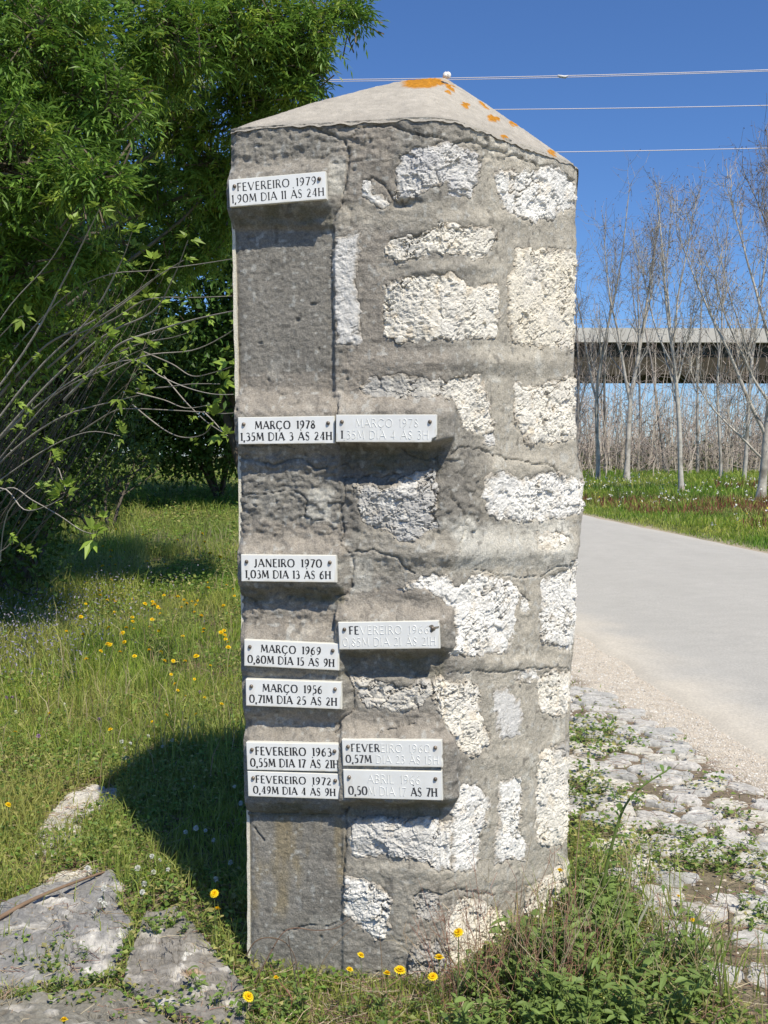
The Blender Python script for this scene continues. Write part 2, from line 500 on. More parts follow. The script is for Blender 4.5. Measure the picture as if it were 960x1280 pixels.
def mortar_color(px, py, u, z):
    P = p3(u, z, 1.3)
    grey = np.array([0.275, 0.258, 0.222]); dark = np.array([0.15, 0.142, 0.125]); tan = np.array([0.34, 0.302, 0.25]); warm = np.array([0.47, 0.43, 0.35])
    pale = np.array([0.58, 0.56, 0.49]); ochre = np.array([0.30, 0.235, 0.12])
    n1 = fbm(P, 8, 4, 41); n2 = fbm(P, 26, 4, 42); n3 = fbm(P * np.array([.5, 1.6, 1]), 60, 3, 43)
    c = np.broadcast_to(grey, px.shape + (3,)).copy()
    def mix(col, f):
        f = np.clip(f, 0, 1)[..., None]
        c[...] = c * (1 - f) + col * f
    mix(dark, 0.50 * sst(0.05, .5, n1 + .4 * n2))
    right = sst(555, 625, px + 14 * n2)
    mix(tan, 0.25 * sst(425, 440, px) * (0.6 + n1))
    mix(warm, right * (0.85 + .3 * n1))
    # fresher mortar troweled above every shelf and in the joints
    for x0, x1, y0, y1, f, col in [(298,440,470,518,.75,tan), (430,552,440,518,.6,tan), (300,430,655,692,.75,tan), (430,560,738,776,.75,tan), (300,424,765,800,.8,tan),
                              (305,425,896,930,.65,tan), (430,556,892,925,.75,tan), (430,490,150,500,.6,tan), (415,440,1080,1110,.3,tan), (440,600,1078,1100,.6,warm),
                              (500,600,1090,1190,.55,warm), (430,700,255,282,.5,warm), (450,620,665,715,.45,warm), (480,560,325,345,.3,warm),
                              (300,425,200,222,.35,tan), (540,580,1100,1240,.4,tan), (560,700,1085,1110,.6,warm)]:
        mix(col, f * sb(px + 10 * n2, x0, x1, 14, 14) * sb(py + 8 * n2, y0, y1, 8, 8))
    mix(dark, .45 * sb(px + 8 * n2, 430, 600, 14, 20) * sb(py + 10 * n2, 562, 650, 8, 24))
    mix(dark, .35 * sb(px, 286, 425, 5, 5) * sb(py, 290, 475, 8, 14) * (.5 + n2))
    mix(pale, .9 * sb(px + 20 * n2, 570, 712, 20, 6) * sb(py + 14 * n2, 660, 708, 16, 6) * (.6 + n1)); mix(pale, .55 * sst(.30, .6, n2 + .3 * n1) * (0.35 + .65 * right))
    mix(pale, .6 * sb(px + 6 * n2, 384, 412, 5, 5) * sb(py + 6 * n2, 612, 652, 4, 4))
    mix(pale, .6 * sb(px + 6 * n2, 414, 430, 4, 3) * sb(py, 200, 240, 8, 8))
    mix(pale, .5 * sb(px + 6 * n2, 442, 462, 4, 4) * sb(py, 700, 736, 8, 8))
    mix(ochre, .55 * sst(-.1, .35, fbm(P * np.array([1.6, .5, 1]), 16, 3, 51)) * sb(px, 318, 425, 12, 14) * sb(py, 1030, 1130, 14, 30))
    mix(ochre, .30 * sst(.1, .4, n1) * sb(px, 300, 430, 8, 8) * sb(py, 895, 925, 10, 10))
    # thin pale growth and dark specks
    c *= (1 + 0.20 * n2 + 0.10 * n3)[..., None]
    mix(np.array([.50, .50, .46]), .5 * sst(.55, .75, vnoise(P * 90, 61)))
    mix(np.array([.09, .085, .075]), .5 * sst(.6, .8, vnoise(P * 70, 62)))
    # moss in the permanently damp strips below the shelves
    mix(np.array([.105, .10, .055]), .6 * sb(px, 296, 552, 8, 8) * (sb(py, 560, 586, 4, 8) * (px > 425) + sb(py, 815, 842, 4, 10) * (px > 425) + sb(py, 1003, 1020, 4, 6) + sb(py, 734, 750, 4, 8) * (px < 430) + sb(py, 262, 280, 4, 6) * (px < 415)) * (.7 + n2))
    return c

# ---- stones set in the mortar (outlines on the faces)
CREAM = (0.71, 0.67, 0.58); WHITE = (0.73, 0.71, 0.655); GREYW = (0.64, 0.62, 0.575); YEL = (0.71, 0.655, 0.54); DIRTY = (0.42, 0.40, 0.36)
STONES = [
 (GREYW, 1.0, 2, [(500,192),(518,184),(545,182),(560,176),(582,188),(596,197),(599,222),(595,246),(562,247),(559,228),(545,232),(525,243),(505,253),(493,248),(492,225)]),
 (WHITE, 1.0, 3, [(618,215),(635,213),(660,216),(684,205),(700,212),(720,229),(719,262),(708,266),(695,264),(690,274),(668,278),(650,272),(635,266),(622,247)]),
 (CREAM, 1.0, 2, [(484,302),(500,295),(530,290),(555,279),(575,283),(600,284),(618,289),(616,305),(605,320),(595,326),(575,316),(545,317),(520,324),(500,330),(486,322)]),
 (CREAM, 1.0, 4, [(480,355),(500,350),(530,345),(560,342),(575,350),(592,362),(620,352),(622,380),(620,405),(618,424),(590,423),(560,425),(530,427),(500,428),(480,419),(478,385)]),
 (YEL, 0.9, 4, [(645,308),(665,312),(690,311),(722,315),(720,365),(718,410),(717,437),(690,436),(655,433),(640,425),(636,400),(634,355),(642,330)]),
 (GREYW, 0.25, 3, [(420,297),(450,291),(449,320),(443,345),(447,380),(450,405),(450,430),(423,430),(419,400),(418,365),(415,330)]),
 (CREAM, 1.0, 3, [(450,481),(470,472),(500,468),(525,472),(560,476),(570,472),(600,470),(604,490),(611,510),(617,538),(602,541),(580,539),(574,530),(573,515),(560,500),(540,497),(500,498),(470,499),(455,493)]),
 (WHITE, 0.4, 2, [(604,542),(616,542),(618,557),(606,556)]),
 (CREAM, 1.0, 4, [(643,480),(660,485),(680,481),(700,476),(718,470),(719,510),(721,548),(700,552),(690,556),(672,552),(660,556),(652,540),(644,520)]),
 (WHITE, 1.1, 5, [(606,597),(625,591),(640,595),(650,600),(670,592),(690,588),(705,596),(732,602),(732,635),(710,645),(685,648),(660,653),(640,650),(622,649),(610,640),(603,620)]),
 (WHITE, 1.3, 2, [(443,608),(460,603),(480,614),(500,603),(520,592),(545,588),(549,610),(541,640),(547,658),(520,677),(500,675),(485,665),(470,660),(455,656),(447,635)]),
 (CREAM, 0.6, 2, [(670,667),(700,664),(709,675),(700,685),(680,688),(668,684)]),
 (WHITE, 1.1, 4, [(493,741),(515,726),(545,717),(560,724),(570,735),(590,720),(615,722),(640,728),(650,745),(645,775),(640,800),(635,815),(610,817),(585,820),(560,818),(570,800),(568,770),(555,750),(535,737),(515,738)]),
 (WHITE, 1.1, 4, [(720,702),(722,750),(719,815),(695,808),(675,803),(674,775),(676,750),(673,728),(690,718)]),
 (WHITE, 0.6, 1, [(650,741),(658,745),(659,762),(651,764)]),
 (CREAM, 1.1, 2, [(440,849),(460,846),(480,853),(500,857),(515,856),(530,848),(542,852),(541,868),(530,876),(526,886),(510,889),(480,887),(460,884),(448,870)]),
 (CREAM, 1.2, 4, [(543,851),(549,842),(560,850),(570,855),(585,850),(598,858),(600,880),(603,905),(612,925),(600,941),(580,945),(570,935),(558,912),(553,897),(546,884),(541,872)]),
 (GREYW, 0.15, 3, [(616,862),(635,862),(648,875),(651,900),(648,918),(635,922),(622,922),(618,895)]),
 (WHITE, 0.7, 2, [(641,845),(655,838),(668,839),(672,848),(658,851),(645,851)]),
 (CREAM, 1.0, 3, [(672,845),(695,838),(715,840),(714,870),(713,890),(690,895),(675,887),(671,865)]),
 (WHITE, 1.0, 4, [(570,984),(595,980),(608,997),(609,1012),(603,1030),(600,1060),(594,1085),(567,1088),(564,1060),(563,1030),(567,1005)]),
 (WHITE, 0.9, 3, [(623,978),(650,970),(652,1000),(650,1030),(656,1050),(655,1075),(640,1075),(618,1083),(616,1055),(622,1030),(622,1005)]),
 (CREAM, 0.9, 4, [(672,942),(690,932),(713,945),(711,990),(711,1030),(711,1050),(685,1059),(672,1050),(668,1020),(670,985)]),
 (WHITE, 1.1, 2, [(438,1030),(455,1025),(480,1022),(500,1028),(540,1025),(565,1030),(564,1060),(563,1086),(545,1086),(520,1075),(495,1068),(465,1073),(440,1070),(436,1055)]),
 (WHITE, 1.1, 3, [(434,1098),(450,1097),(470,1105),(485,1115),(491,1130),(486,1145),(488,1165),(480,1176),(465,1172),(445,1156),(432,1145),(430,1120)]),
 (YEL, 1.2, 3, [(566,1132),(580,1121),(600,1126),(630,1142),(630,1172),(618,1200),(600,1215),(570,1210),(556,1185),(556,1155)]),
 (CREAM, 1.0, 2, [(660,1108),(682,1094),(713,1073),(713,1140),(697,1162),(665,1162),(655,1140)]),
 (DIRTY, 1.3, 1, [(515,1118),(532,1112),(547,1120),(551,1140),(538,1152),(520,1146)]),
 (DIRTY, 1.3, 2, [(516,1182),(545,1172),(560,1196),(590,1222),(580,1248),(525,1250),(508,1215)]),
 (YEL, 1.0, 2, [(620,1205),(640,1176),(690,1170),(706,1190),(700,1235),(630,1240)]),
 (WHITE, 0.5, 1, [(453,226),(463,228),(466,242),(480,247),(486,255),(478,259),(463,254),(452,243)]),
 (DIRTY, 0.3, 2, [(693,932),(708,926),(717,934),(712,944),(700,945)]),
 (GREYW, 0.6, 1, [(606,740),(646,0),(0,0)]),
]
STONES = STONES[:-1]

pillar = thing('stone_pillar', 'old square stone and mortar pillar with a pointed cement cap, carrying the white flood plaques', 'pillar', (0.1, 2.72, 0))
OFF = np.array([0.1, 2.72, 0])

# shaft: fine columns on the two visible faces, coarse round the sides and back
z = np.linspace(-0.12, TOPZ + .004, 700)
uf = np.arange(-0.02, LAB + 0.56, 0.0031)
BACKW = 0.60
ul = -np.array([.60, .45, .30, .2, .12, .07, .04])
ur = uf[-1] + np.array([.012, .03, .06, .12, .2, .3, .45, .57])
uu = np.concatenate([ul, uf, ur])
U, Z = np.meshgrid(uu, z)
flat = wall_pos(U, Z, 0 * U)
PX, PY = proj(flat)
H = relief(PX, PY, U, Z)
side = (U < uA(Z) - .01) | (U > uC(Z) + .01)
UCL = np.maximum(U, uA(Z))
fx_, fy_ = proj(wall_pos(UCL, Z, 0 * U))
HL = relief(fx_, fy_, UCL, Z) * (1 - sst(0, .14, uA(Z) - U))
H = np.where(side, np.where(U < UB, HL, 0.006 * fbm(p3(U, Z), 20, 3, 5)), H)
HM = H.copy()
for si, (colr, ro, off, poly) in enumerate(STONES):
    poly = np.array(poly, float)
    x0, y0 = poly.min(0) - 6; x1, y1 = poly.max(0) + 6
    m = (PX > x0) & (PX < x1) & (PY > y0) & (PY < y1) & ~side
    if not m.any(): continue
    P = p3(U[m], Z[m], 4.0)
    sdv = 1.6 + sdist(PX[m] + 5.5 * fbm(P, 70, 3, 90 + si), PY[m] + 5.5 * fbm(P, 70, 3, 190 + si), poly)
    H[m] = H[m] + 0.0012 * np.exp(-((sdv + 3) / 3.0) ** 2) - 0.013 * sst(1.5, 4, sdv)
V = wall_pos(U, Z, H)
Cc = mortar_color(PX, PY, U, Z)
ny, nx = U.shape
idx = np.arange(ny * nx).reshape(ny, nx)
Q = np.stack([idx[:-1, :-1], idx[:-1, 1:], idx[1:, 1:], idx[1:, :-1]], -1).reshape(-1, 4)
back = np.stack([idx[:-1, -1], idx[:-1, 0], idx[1:, 0], idx[1:, -1]], -1)
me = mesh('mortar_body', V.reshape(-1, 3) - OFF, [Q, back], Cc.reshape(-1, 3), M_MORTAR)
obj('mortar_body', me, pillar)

# each stone: a chiselled block that reaches back into the core
for si, (colr, ro, off, poly) in enumerate(STONES):
    poly = np.array(poly, float)
    pu, pz = wall_hit(poly[:, 0], poly[:, 1])
    st = 0.0026
    us = np.arange(pu.min() - .012, pu.max() + .012, st); zs = np.arange(pz.min() - .012, pz.max() + .012, st)
    U2, Z2 = np.meshgrid(us, zs)
    fx, fy = proj(wall_pos(U2, Z2, 0 * U2))
    P = p3(U2, Z2, 4.0)
    sdv = 1.6 + sdist(fx + 5.5 * fbm(P, 70, 3, 90 + si), fy + 5.5 * fbm(P, 70, 3, 190 + si), poly)
    Pw = p3(U2, Z2, si * .37)
    wx = U2 + 0.006 * fbm(Pw, 60, 2, 300 + si); wz = Z2 + 0.006 * fbm(Pw, 60, 2, 400 + si)
    md = .30 + 1.1 * sst(-.35, .35, fbm(Pw, 13, 3, 560 + si)); r = 0.0052 * facets(wx, wz, 0.042, 50 + si, 1.0) + md * (0.0020 * facets(wx * 1.0, wz * 1.35, 0.0125, 80 + si, 1.1) + 0.0016 * facets(wx, wz, 0.0058, 130 + si, 1.1))
    r += 0.006 * fbm(Pw, 14, 2, 33) + 0.0016 * fbm(Pw, 200, 2, 35)
    rot = np.stack([U2 * .8 + Z2 * .6, (Z2 * .8 - U2 * .6) * 2.2, 0 * U2 + si * .61], -1)
    cv = np.exp(-(fbm(rot, 34, 3, 520 + si) / .07) ** 2) * sst(-.05, .35, fbm(Pw, 16, 3, 540 + si))
    pit = sst(.45, .7, vnoise(Pw * 62, 500 + si)) * (-0.004) - .0085 * cv
    base = relief(fx, fy, U2, Z2) * .6
    dome = off * 0.0003 + 0.0010 + 0.0020 * sst(0, 7, sdv)
    h = base + dome + ro * (r + pit)
    h = h - 0.0065 * (1 - sst(-1.6, 1.6, sdv))
    keep = sdv > -1.6
    X = wall_pos(U2, Z2, h)
    mott = fbm(Pw, 22, 4, 600 + si); m2 = fbm(Pw, 70, 3, 650 + si)
    c = np.array(colr)[None, None] * (1 + .10 * mott + .07 * m2)[..., None]
    other = np.array({CREAM: (.62, .50, .33), WHITE: (.60, .52, .40), GREYW: (.60, .59, .56), YEL: (.66, .62, .54), DIRTY: (.52, .48, .41)}[colr])
    f = (.45 * sst(.15, .5, fbm(Pw, 30, 3, 700 + si)))[..., None]
    c = c * (1 - f) + other * f
    f = (.55 * sst(.42, .7, fbm(Pw, 55, 3, 750 + si)) * (1 if ro > .5 else .2))[..., None]
    c = c * (1 - f) + np.array([.33, .30, .25]) * f
    f = (.75 * sst(.25, .8, cv))[..., None]
    c = c * (1 - f) + np.array([.19, .17, .135]) * f
    f = (.35 * sst(.05, .4, fbm(Pw, 9, 3, 580 + si)))[..., None]; c = c * (1 - f) + np.array([.60, .585, .55]) * f
    if si in (6, 15, 10, 23):      # stones whose left part is dark with grime
        f = (.55 * (1 - sst(530, 572, fx + 22 * mott)) * (.5 if si in (15, 23) else 1) * sst(-.35, .2, m2 + .2))[..., None]
        c = c * (1 - f) + np.array([.23, .225, .215]) * f
    if si == 0:
        f = (.5 * sst(-.1, .3, mott))[..., None]; c = c * (1 - f) + np.array([.36, .36, .37]) * f
    f = (.8 * (1 - sst(-.5, 5.5, sdv + 5 * m2 + 4 * mott)))[..., None]      # mortar smeared over the edge
    c = c * (1 - f) + np.array([.33, .29, .23]) * f
    ny2, nx2 = U2.shape
    idx = np.arange(ny2 * nx2).reshape(ny2, nx2)
    kq = keep[:-1, :-1] & keep[:-1, 1:] & keep[1:, 1:] & keep[1:, :-1]
    Q = np.stack([idx[:-1, :-1], idx[:-1, 1:], idx[1:, 1:], idx[1:, :-1]], -1)[kq]
    used = np.unique(Q); remap = np.full(ny2 * nx2, -1); remap[used] = np.arange(len(used))
    Q = remap[Q]
    # skirt
    e = np.concatenate([Q[:, [0, 1]], Q[:, [1, 2]], Q[:, [2, 3]], Q[:, [3, 0]]])
    key = e[:, 0].astype(np.int64) * 10000000 + e[:, 1]; rkey = e[:, 1].astype(np.int64) * 10000000 + e[:, 0]
    be = e[~np.isin(key, rkey)]
    nU = len(used)
    Xb = wall_pos(U2, Z2, h - 0.03).reshape(-1, 3)[used]
    V = np.concatenate([X.reshape(-1, 3)[used], Xb]) - OFF
    cc = c.reshape(-1, 3)[used]; cc = np.concatenate([cc, cc])
    S = np.stack([be[:, 1], be[:, 0], be[:, 0] + nU, be[:, 1] + nU], -1)
    obj('stone', mesh('stone', V, [Q, S], cc, M_STONE, smooth=False), pillar)

# cap: low pyramid of sandy render with a short ridge
zt = TOPZ
per = [wall_pos(np.array(u_), np.array(zt), np.array(.004)) for u_ in np.concatenate([np.linspace(-.58, uA(zt) - .015, 14), np.linspace(uA(zt) - .008, uC(zt) + .008, 300), np.linspace(uC(zt) + .02, uC(zt) + .57, 14)])]
per = np.array(per)
bk = np.linspace(per[-1], per[0], 26)[1:-1]
per = np.concatenate([per, bk])
r0 = on_depth(506., 101., 2.72); r1 = on_depth(557., 97., 2.74)
t = np.linspace(0, 1, 110)
apex = np.empty_like(per)
k = np.clip((per[:, 0] - per[:, 0].min()) / (per[:, 0].max() - per[:, 0].min()), 0, 1)
kk = sst(0.25, .75, k)[:, None]
apex = r0 * (1 - kk) + r1 * kk
T = t[:, None, None]
CV = per[None] * (1 - T) + apex[None] * T
CV[..., 2] += 0.030 * np.sin(np.pi * np.minimum(t * 1.0, 1))[:, None] ** .8 * (.30 - .25 * sst(.45, .9, k))[None]
lip = np.exp(-(t / .015) ** 2)[:, None]
n_out = per - per.mean(0); n_out[:, 2] = 0; n_out = unit(n_out)
CV += (n_out * 0.004)[None] * (1 - np.exp(-(t / .02) ** 2))[:, None, None] * 0
nz = 0.0035 * fbm(CV, 14, 3, 81) + 0.0006 * fbm(CV, 120, 2, 82) + .0009 * vnoise(CV * 320, 83)
CV[..., 2] += nz * (1 - .3 * lip) - 0.007 * lip * (0.6 + fbm(CV, 40, 2, 84))
cpx, cpy = proj(CV)
cc = np.broadcast_to(np.array([.43, .395, .335]), CV.shape).copy()
n1 = fbm(CV, 12, 4, 85); n2 = fbm(CV, 55, 3, 86)
cc *= (1 + .12 * n1 + .16 * n2)[..., None]
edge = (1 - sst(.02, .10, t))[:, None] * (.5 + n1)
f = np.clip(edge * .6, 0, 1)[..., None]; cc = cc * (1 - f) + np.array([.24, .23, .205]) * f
def blot(cx, cy, rx, ry, ang=0):
    global cc
    a = math.radians(ang)
    dx = cpx + 6 * n2 - cx; dy = cpy + 4 * n1 - cy
    x_ = dx * math.cos(a) + dy * math.sin(a); y_ = -dx * math.sin(a) + dy * math.cos(a)
    f = (1 - sst(.75, 1.15, np.sqrt((x_ / rx) ** 2 + (y_ / ry) ** 2) + .35 * n2))[..., None]
    o = np.array([.46, .20, .022]) * (1 + .35 * fbm(CV, 150, 2, 87))[..., None]
    cc = cc * (1 - f) + o * f
    CV[..., 2] += .0015 * f[..., 0]
for b in [(529,103,27,8,-3), (563,110,9,3,40), (560,117,5,2.5,40), (581,133,6,3,30), (604,133,8,3,35), (615,148,6,4,20), (622,149,4,2.2,30),
          (641,155,6,2,38), (630,171,5,2.5,30), (690,191,7,2.5,35)]:
    blot(*b)
nt_, npn = CV.shape[:2]
idx = np.arange(nt_ * npn).reshape(nt_, npn)
Q = np.stack([idx[:-1], np.roll(idx[:-1], -1, 1), np.roll(idx[1:], -1, 1), idx[1:]], -1).reshape(-1, 4)
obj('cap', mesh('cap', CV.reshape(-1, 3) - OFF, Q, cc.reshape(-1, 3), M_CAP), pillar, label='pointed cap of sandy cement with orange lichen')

# painted gauge board: only its pale front edge shows along the left side
mb = MB()
for ya, yb_ in [(268, 504), (560, 690), (742, 802), (1010, 1226)]:
    zz = np.linspace(float(wall_hit(288., float(ya))[1]), max(0.0, float(wall_hit(308., float(yb_))[1])), 60)
    a = wall_pos(uA(zz) - .006, zz, 0 * zz)
    w = .0035 + .0018 * fbm(p3(zz, 0 * zz, ya), 30, 3, 95)
    n = np.array([-DSIDE[1], DSIDE[0], 0]); d3 = np.array([DSIDE[0], DSIDE[1], 0])
    p0 = a + n * w[:, None] ; p1 = a - n * .004; p2 = p1 + d3 * .30; p3_ = p0 + d3 * .30
    Vb = np.stack([p0, p1, p2, p3_], 1).reshape(-1, 3)
    i = np.arange(59)[:, None] * 4
    Fb = np.concatenate([i + np.array([[j, (j + 1) % 4, (j + 1) % 4 + 4, j + 4]]) for j in range(4)])
    Fe = np.array([[0, 3, 2, 1], [236, 237, 238, 239]])
    mb.add(Vb, np.concatenate([Fb, Fe]), np.array([.74, .69, .56]))
obj('side_coating', mb.mesh('side_coating', M_STONE, False, OFF), pillar, label='thin cream coating on the left side, seen edge-on')

# ================================================================== PLAQUES
# letters as strokes: every stroke = (width class, points); box height 1
G = {
 'A': (.80, [(0, [(.02,0),(.40,1)]), (1, [(.40,1),(.80,0)]), (0, [(.16,.33),(.64,.33)])]),
 'B': (.58, [(1, [(.08,0),(.08,1)]), (0, [(.08,1),(.34,1),(.48,.88),(.48,.66),(.34,.54),(.08,.54)]), (0, [(.34,.54),(.55,.42),(.56,.14),(.38,0),(.08,0)])]),
 'D': (.80, [(1, [(.08,0),(.08,1)]), (0, [(.08,1),(.36,1),(.62,.88),(.74,.62),(.74,.38),(.62,.12),(.36,0),(.08,0)])]),
 'E': (.52, [(1, [(.08,0),(.08,1)]), (0, [(.08,1),(.50,1)]), (0, [(.08,.53),(.44,.53)]), (0, [(.08,0),(.52,0)])]),
 'F': (.50, [(1, [(.08,0),(.08,1)]), (0, [(.08,1),(.50,1)]), (0, [(.08,.53),(.43,.53)])]),
 'H': (.74, [(1, [(.08,0),(.08,1)]), (1, [(.66,0),(.66,1)]), (0, [(.08,.52),(.66,.52)])]),
 'I': (.16, [(1, [(.08,0),(.08,1)])]),
 'J': (.36, [(1, [(.28,1),(.28,.15),(.20,0),(.04,-.06)])]),
 'L': (.50, [(1, [(.08,0),(.08,1)]), (0, [(.08,0),(.50,0)])]),
 'M': (.94, [(0, [(.06,0),(.14,1)]), (1, [(.14,1),(.47,.18)]), (0, [(.47,.18),(.80,1)]), (1, [(.80,1),(.90,0)])]),
 'N': (.78, [(0, [(.08,0),(.08,1)]), (1, [(.08,1),(.70,0)]), (0, [(.70,0),(.70,1)])]),
 'O': (.90, [(2, [(.45,1),(.20,.92),(.06,.68),(.06,.32),(.20,.08),(.45,0),(.70,.08),(.84,.32),(.84,.68),(.70,.92),(.45,1)])]),
 '0': (.72, [(2, [(.36,1),(.14,.90),(.05,.64),(.05,.36),(.14,.10),(.36,0),(.58,.10),(.67,.36),(.67,.64),(.58,.90),(.36,1)])]),
 'R': (.64, [(1, [(.08,0),(.08,1)]), (0, [(.08,1),(.36,1),(.50,.88),(.50,.62),(.36,.50),(.08,.50)]), (1, [(.32,.50),(.62,0)])]),
 'S': (.52, [(0, [(.46,.86),(.34,1),(.18,1),(.06,.86),(.08,.66)]), (1, [(.08,.66),(.42,.40)]), (0, [(.42,.40),(.46,.16),(.34,0),(.16,0),(.04,.14)])]),
 'V': (.78, [(1, [(.02,1),(.38,0)]), (0, [(.38,0),(.76,1)])]),
 '1': (.20, [(1, [(.12,0),(.12,1)]), (0, [(.0,.86),(.12,1)])]),
 '2': (.54, [(0, [(.05,.80),(.16,.97),(.34,.98),(.46,.82),(.42,.60)]), (1, [(.42,.60),(.06,.03)]), (0, [(.06,.03),(.52,.03)])]),
 '3': (.50, [(0, [(.06,.90),(.22,1),(.38,.94),(.42,.74),(.34,.58),(.18,.54)]), (1, [(.34,.56),(.46,.40),(.46,.18),(.34,.02)]), (0, [(.34,.02),(.16,-.02),(.04,.08)])]),
 '4': (.62, [(0, [(.44,1),(.04,.26),(.60,.26)]), (1, [(.44,0),(.44,1)])]),
 '5': (.52, [(0, [(.46,1),(.14,1)]), (0, [(.14,1),(.10,.58),(.30,.60)]), (1, [(.30,.60),(.46,.44),(.46,.18),(.32,.02)]), (0, [(.32,.02),(.14,-.02),(.04,.06)])]),
 '6': (.58, [(0, [(.48,1),(.26,.84)]), (1, [(.26,.84),(.09,.58),(.06,.30),(.14,.08),(.30,0)]), (0, [(.30,0),(.46,.08),(.52,.30),(.44,.52),(.28,.56),(.10,.44)])]),
 '7': (.54, [(0, [(.03,.98),(.52,.98)]), (1, [(.52,.98),(.18,0)])]),
 '8': (.54, [(0, [(.27,1),(.12,.90),(.11,.70),(.27,.55)]), (0, [(.27,1),(.42,.90),(.43,.70),(.27,.55)]), (1, [(.27,.55),(.07,.38),(.06,.16),(.27,0)]), (1, [(.27,.55),(.47,.38),(.48,.16),(.27,0)])]),
 '9': (.58, [(0, [(.48,.54),(.28,.44),(.11,.52),(.06,.72),(.12,.92),(.28,1)]), (1, [(.28,1),(.44,.92),(.52,.70),(.48,.40),(.32,.14)]), (0, [(.32,.14),(.12,0)])]),
 ',': (.14, [(1, [(.09,.06),(.02,-.20)])]),
}
G['Ç'] = (G['O'][0] * .9, [(2, [(.74,.84),(.60,.97),(.40,1),(.18,.92),(.06,.68),(.06,.32),(.18,.08),(.40,0),(.60,.03),(.76,.18)]), (0, [(.42,0),(.50,-.14),(.44,-.27),(.32,-.29)])])
G['À'] = (G['A'][0], G['A'][1] + [(0, [(.33,1.36),(.40,1.22)])])

def text_strokes(txt, x0, x1, ybase, hgt, wordgap=.55):
    """list of (class, pts, char index) in plaque millimetres"""
    gap = .20
    adv = 0
    for ch in txt: adv += wordgap if ch == ' ' else G[ch][0] + gap
    adv -= gap
    sx = (x1 - x0) / adv
    out = []; x = 0
    for i, ch in enumerate(txt):
        if ch == ' ': x += wordgap; continue
        for cl, pts in G[ch][1]:
            out.append((cl, [(x0 + (x + p[0]) * sx, ybase + p[1] * hgt) for p in pts], i))
        x += G[ch][0] + gap
    return out

def stroke_mesh(mb, strokes, hgt, zb, zt, col, wb=1.0, ridge=False):
    for cl, pts, _ in strokes:
        P = np.array(pts)
        base = {0: .085, 1: .165, 2: .13}[cl] * hgt * wb
        n = len(P)
        T = np.gradient(P, axis=0); T /= np.linalg.norm(T, axis=1, keepdims=True) + 1e-9
        Nn = np.stack([-T[:, 1], T[:, 0]], 1)
        w = np.full(n, base * .5)
        if cl == 2: w = base * .5 * (.55 + .75 * np.abs(T[:, 1]))
        if n == 2:      # flared ends, a hint of a serif
            P = np.array([P[0], P[0] + (P[1] - P[0]) * .12, P[0] + (P[1] - P[0]) * .88, P[1]])
            Nn = np.tile(Nn[:1], (4, 1)); w = base * .5 * np.array([1.55, 1, 1, 1.55]); n = 4
        a = P + Nn * w[:, None]; b = P - Nn * w[:, None]
        if ridge:
            Vv = np.concatenate([np.c_[a, np.full(n, zb)], np.c_[P, np.full(n, zt)], np.c_[b, np.full(n, zb)]])
            i = np.arange(n - 1)[:, None]
            Fq = np.concatenate([np.c_[i, i + 1, i + n + 1, i + n], np.c_[i + n, i + n + 1, i + 2 * n + 1, i + 2 * n]])
        else:
            Vv = np.concatenate([np.c_[a, np.full(n, zt)], np.c_[b, np.full(n, zt)], np.c_[a, np.full(n, zb)], np.c_[b, np.full(n, zb)]])
            i = np.arange(n - 1)[:, None]
            Fq = np.concatenate([np.c_[i + n, i + n + 1, i + 1, i], np.c_[i, i + 1, i + 2 * n + 1, i + 2 * n], np.c_[i + n + 1, i + n, i + 3 * n, i + 3 * n + 1]])
        mb.add(Vv, Fq, col)

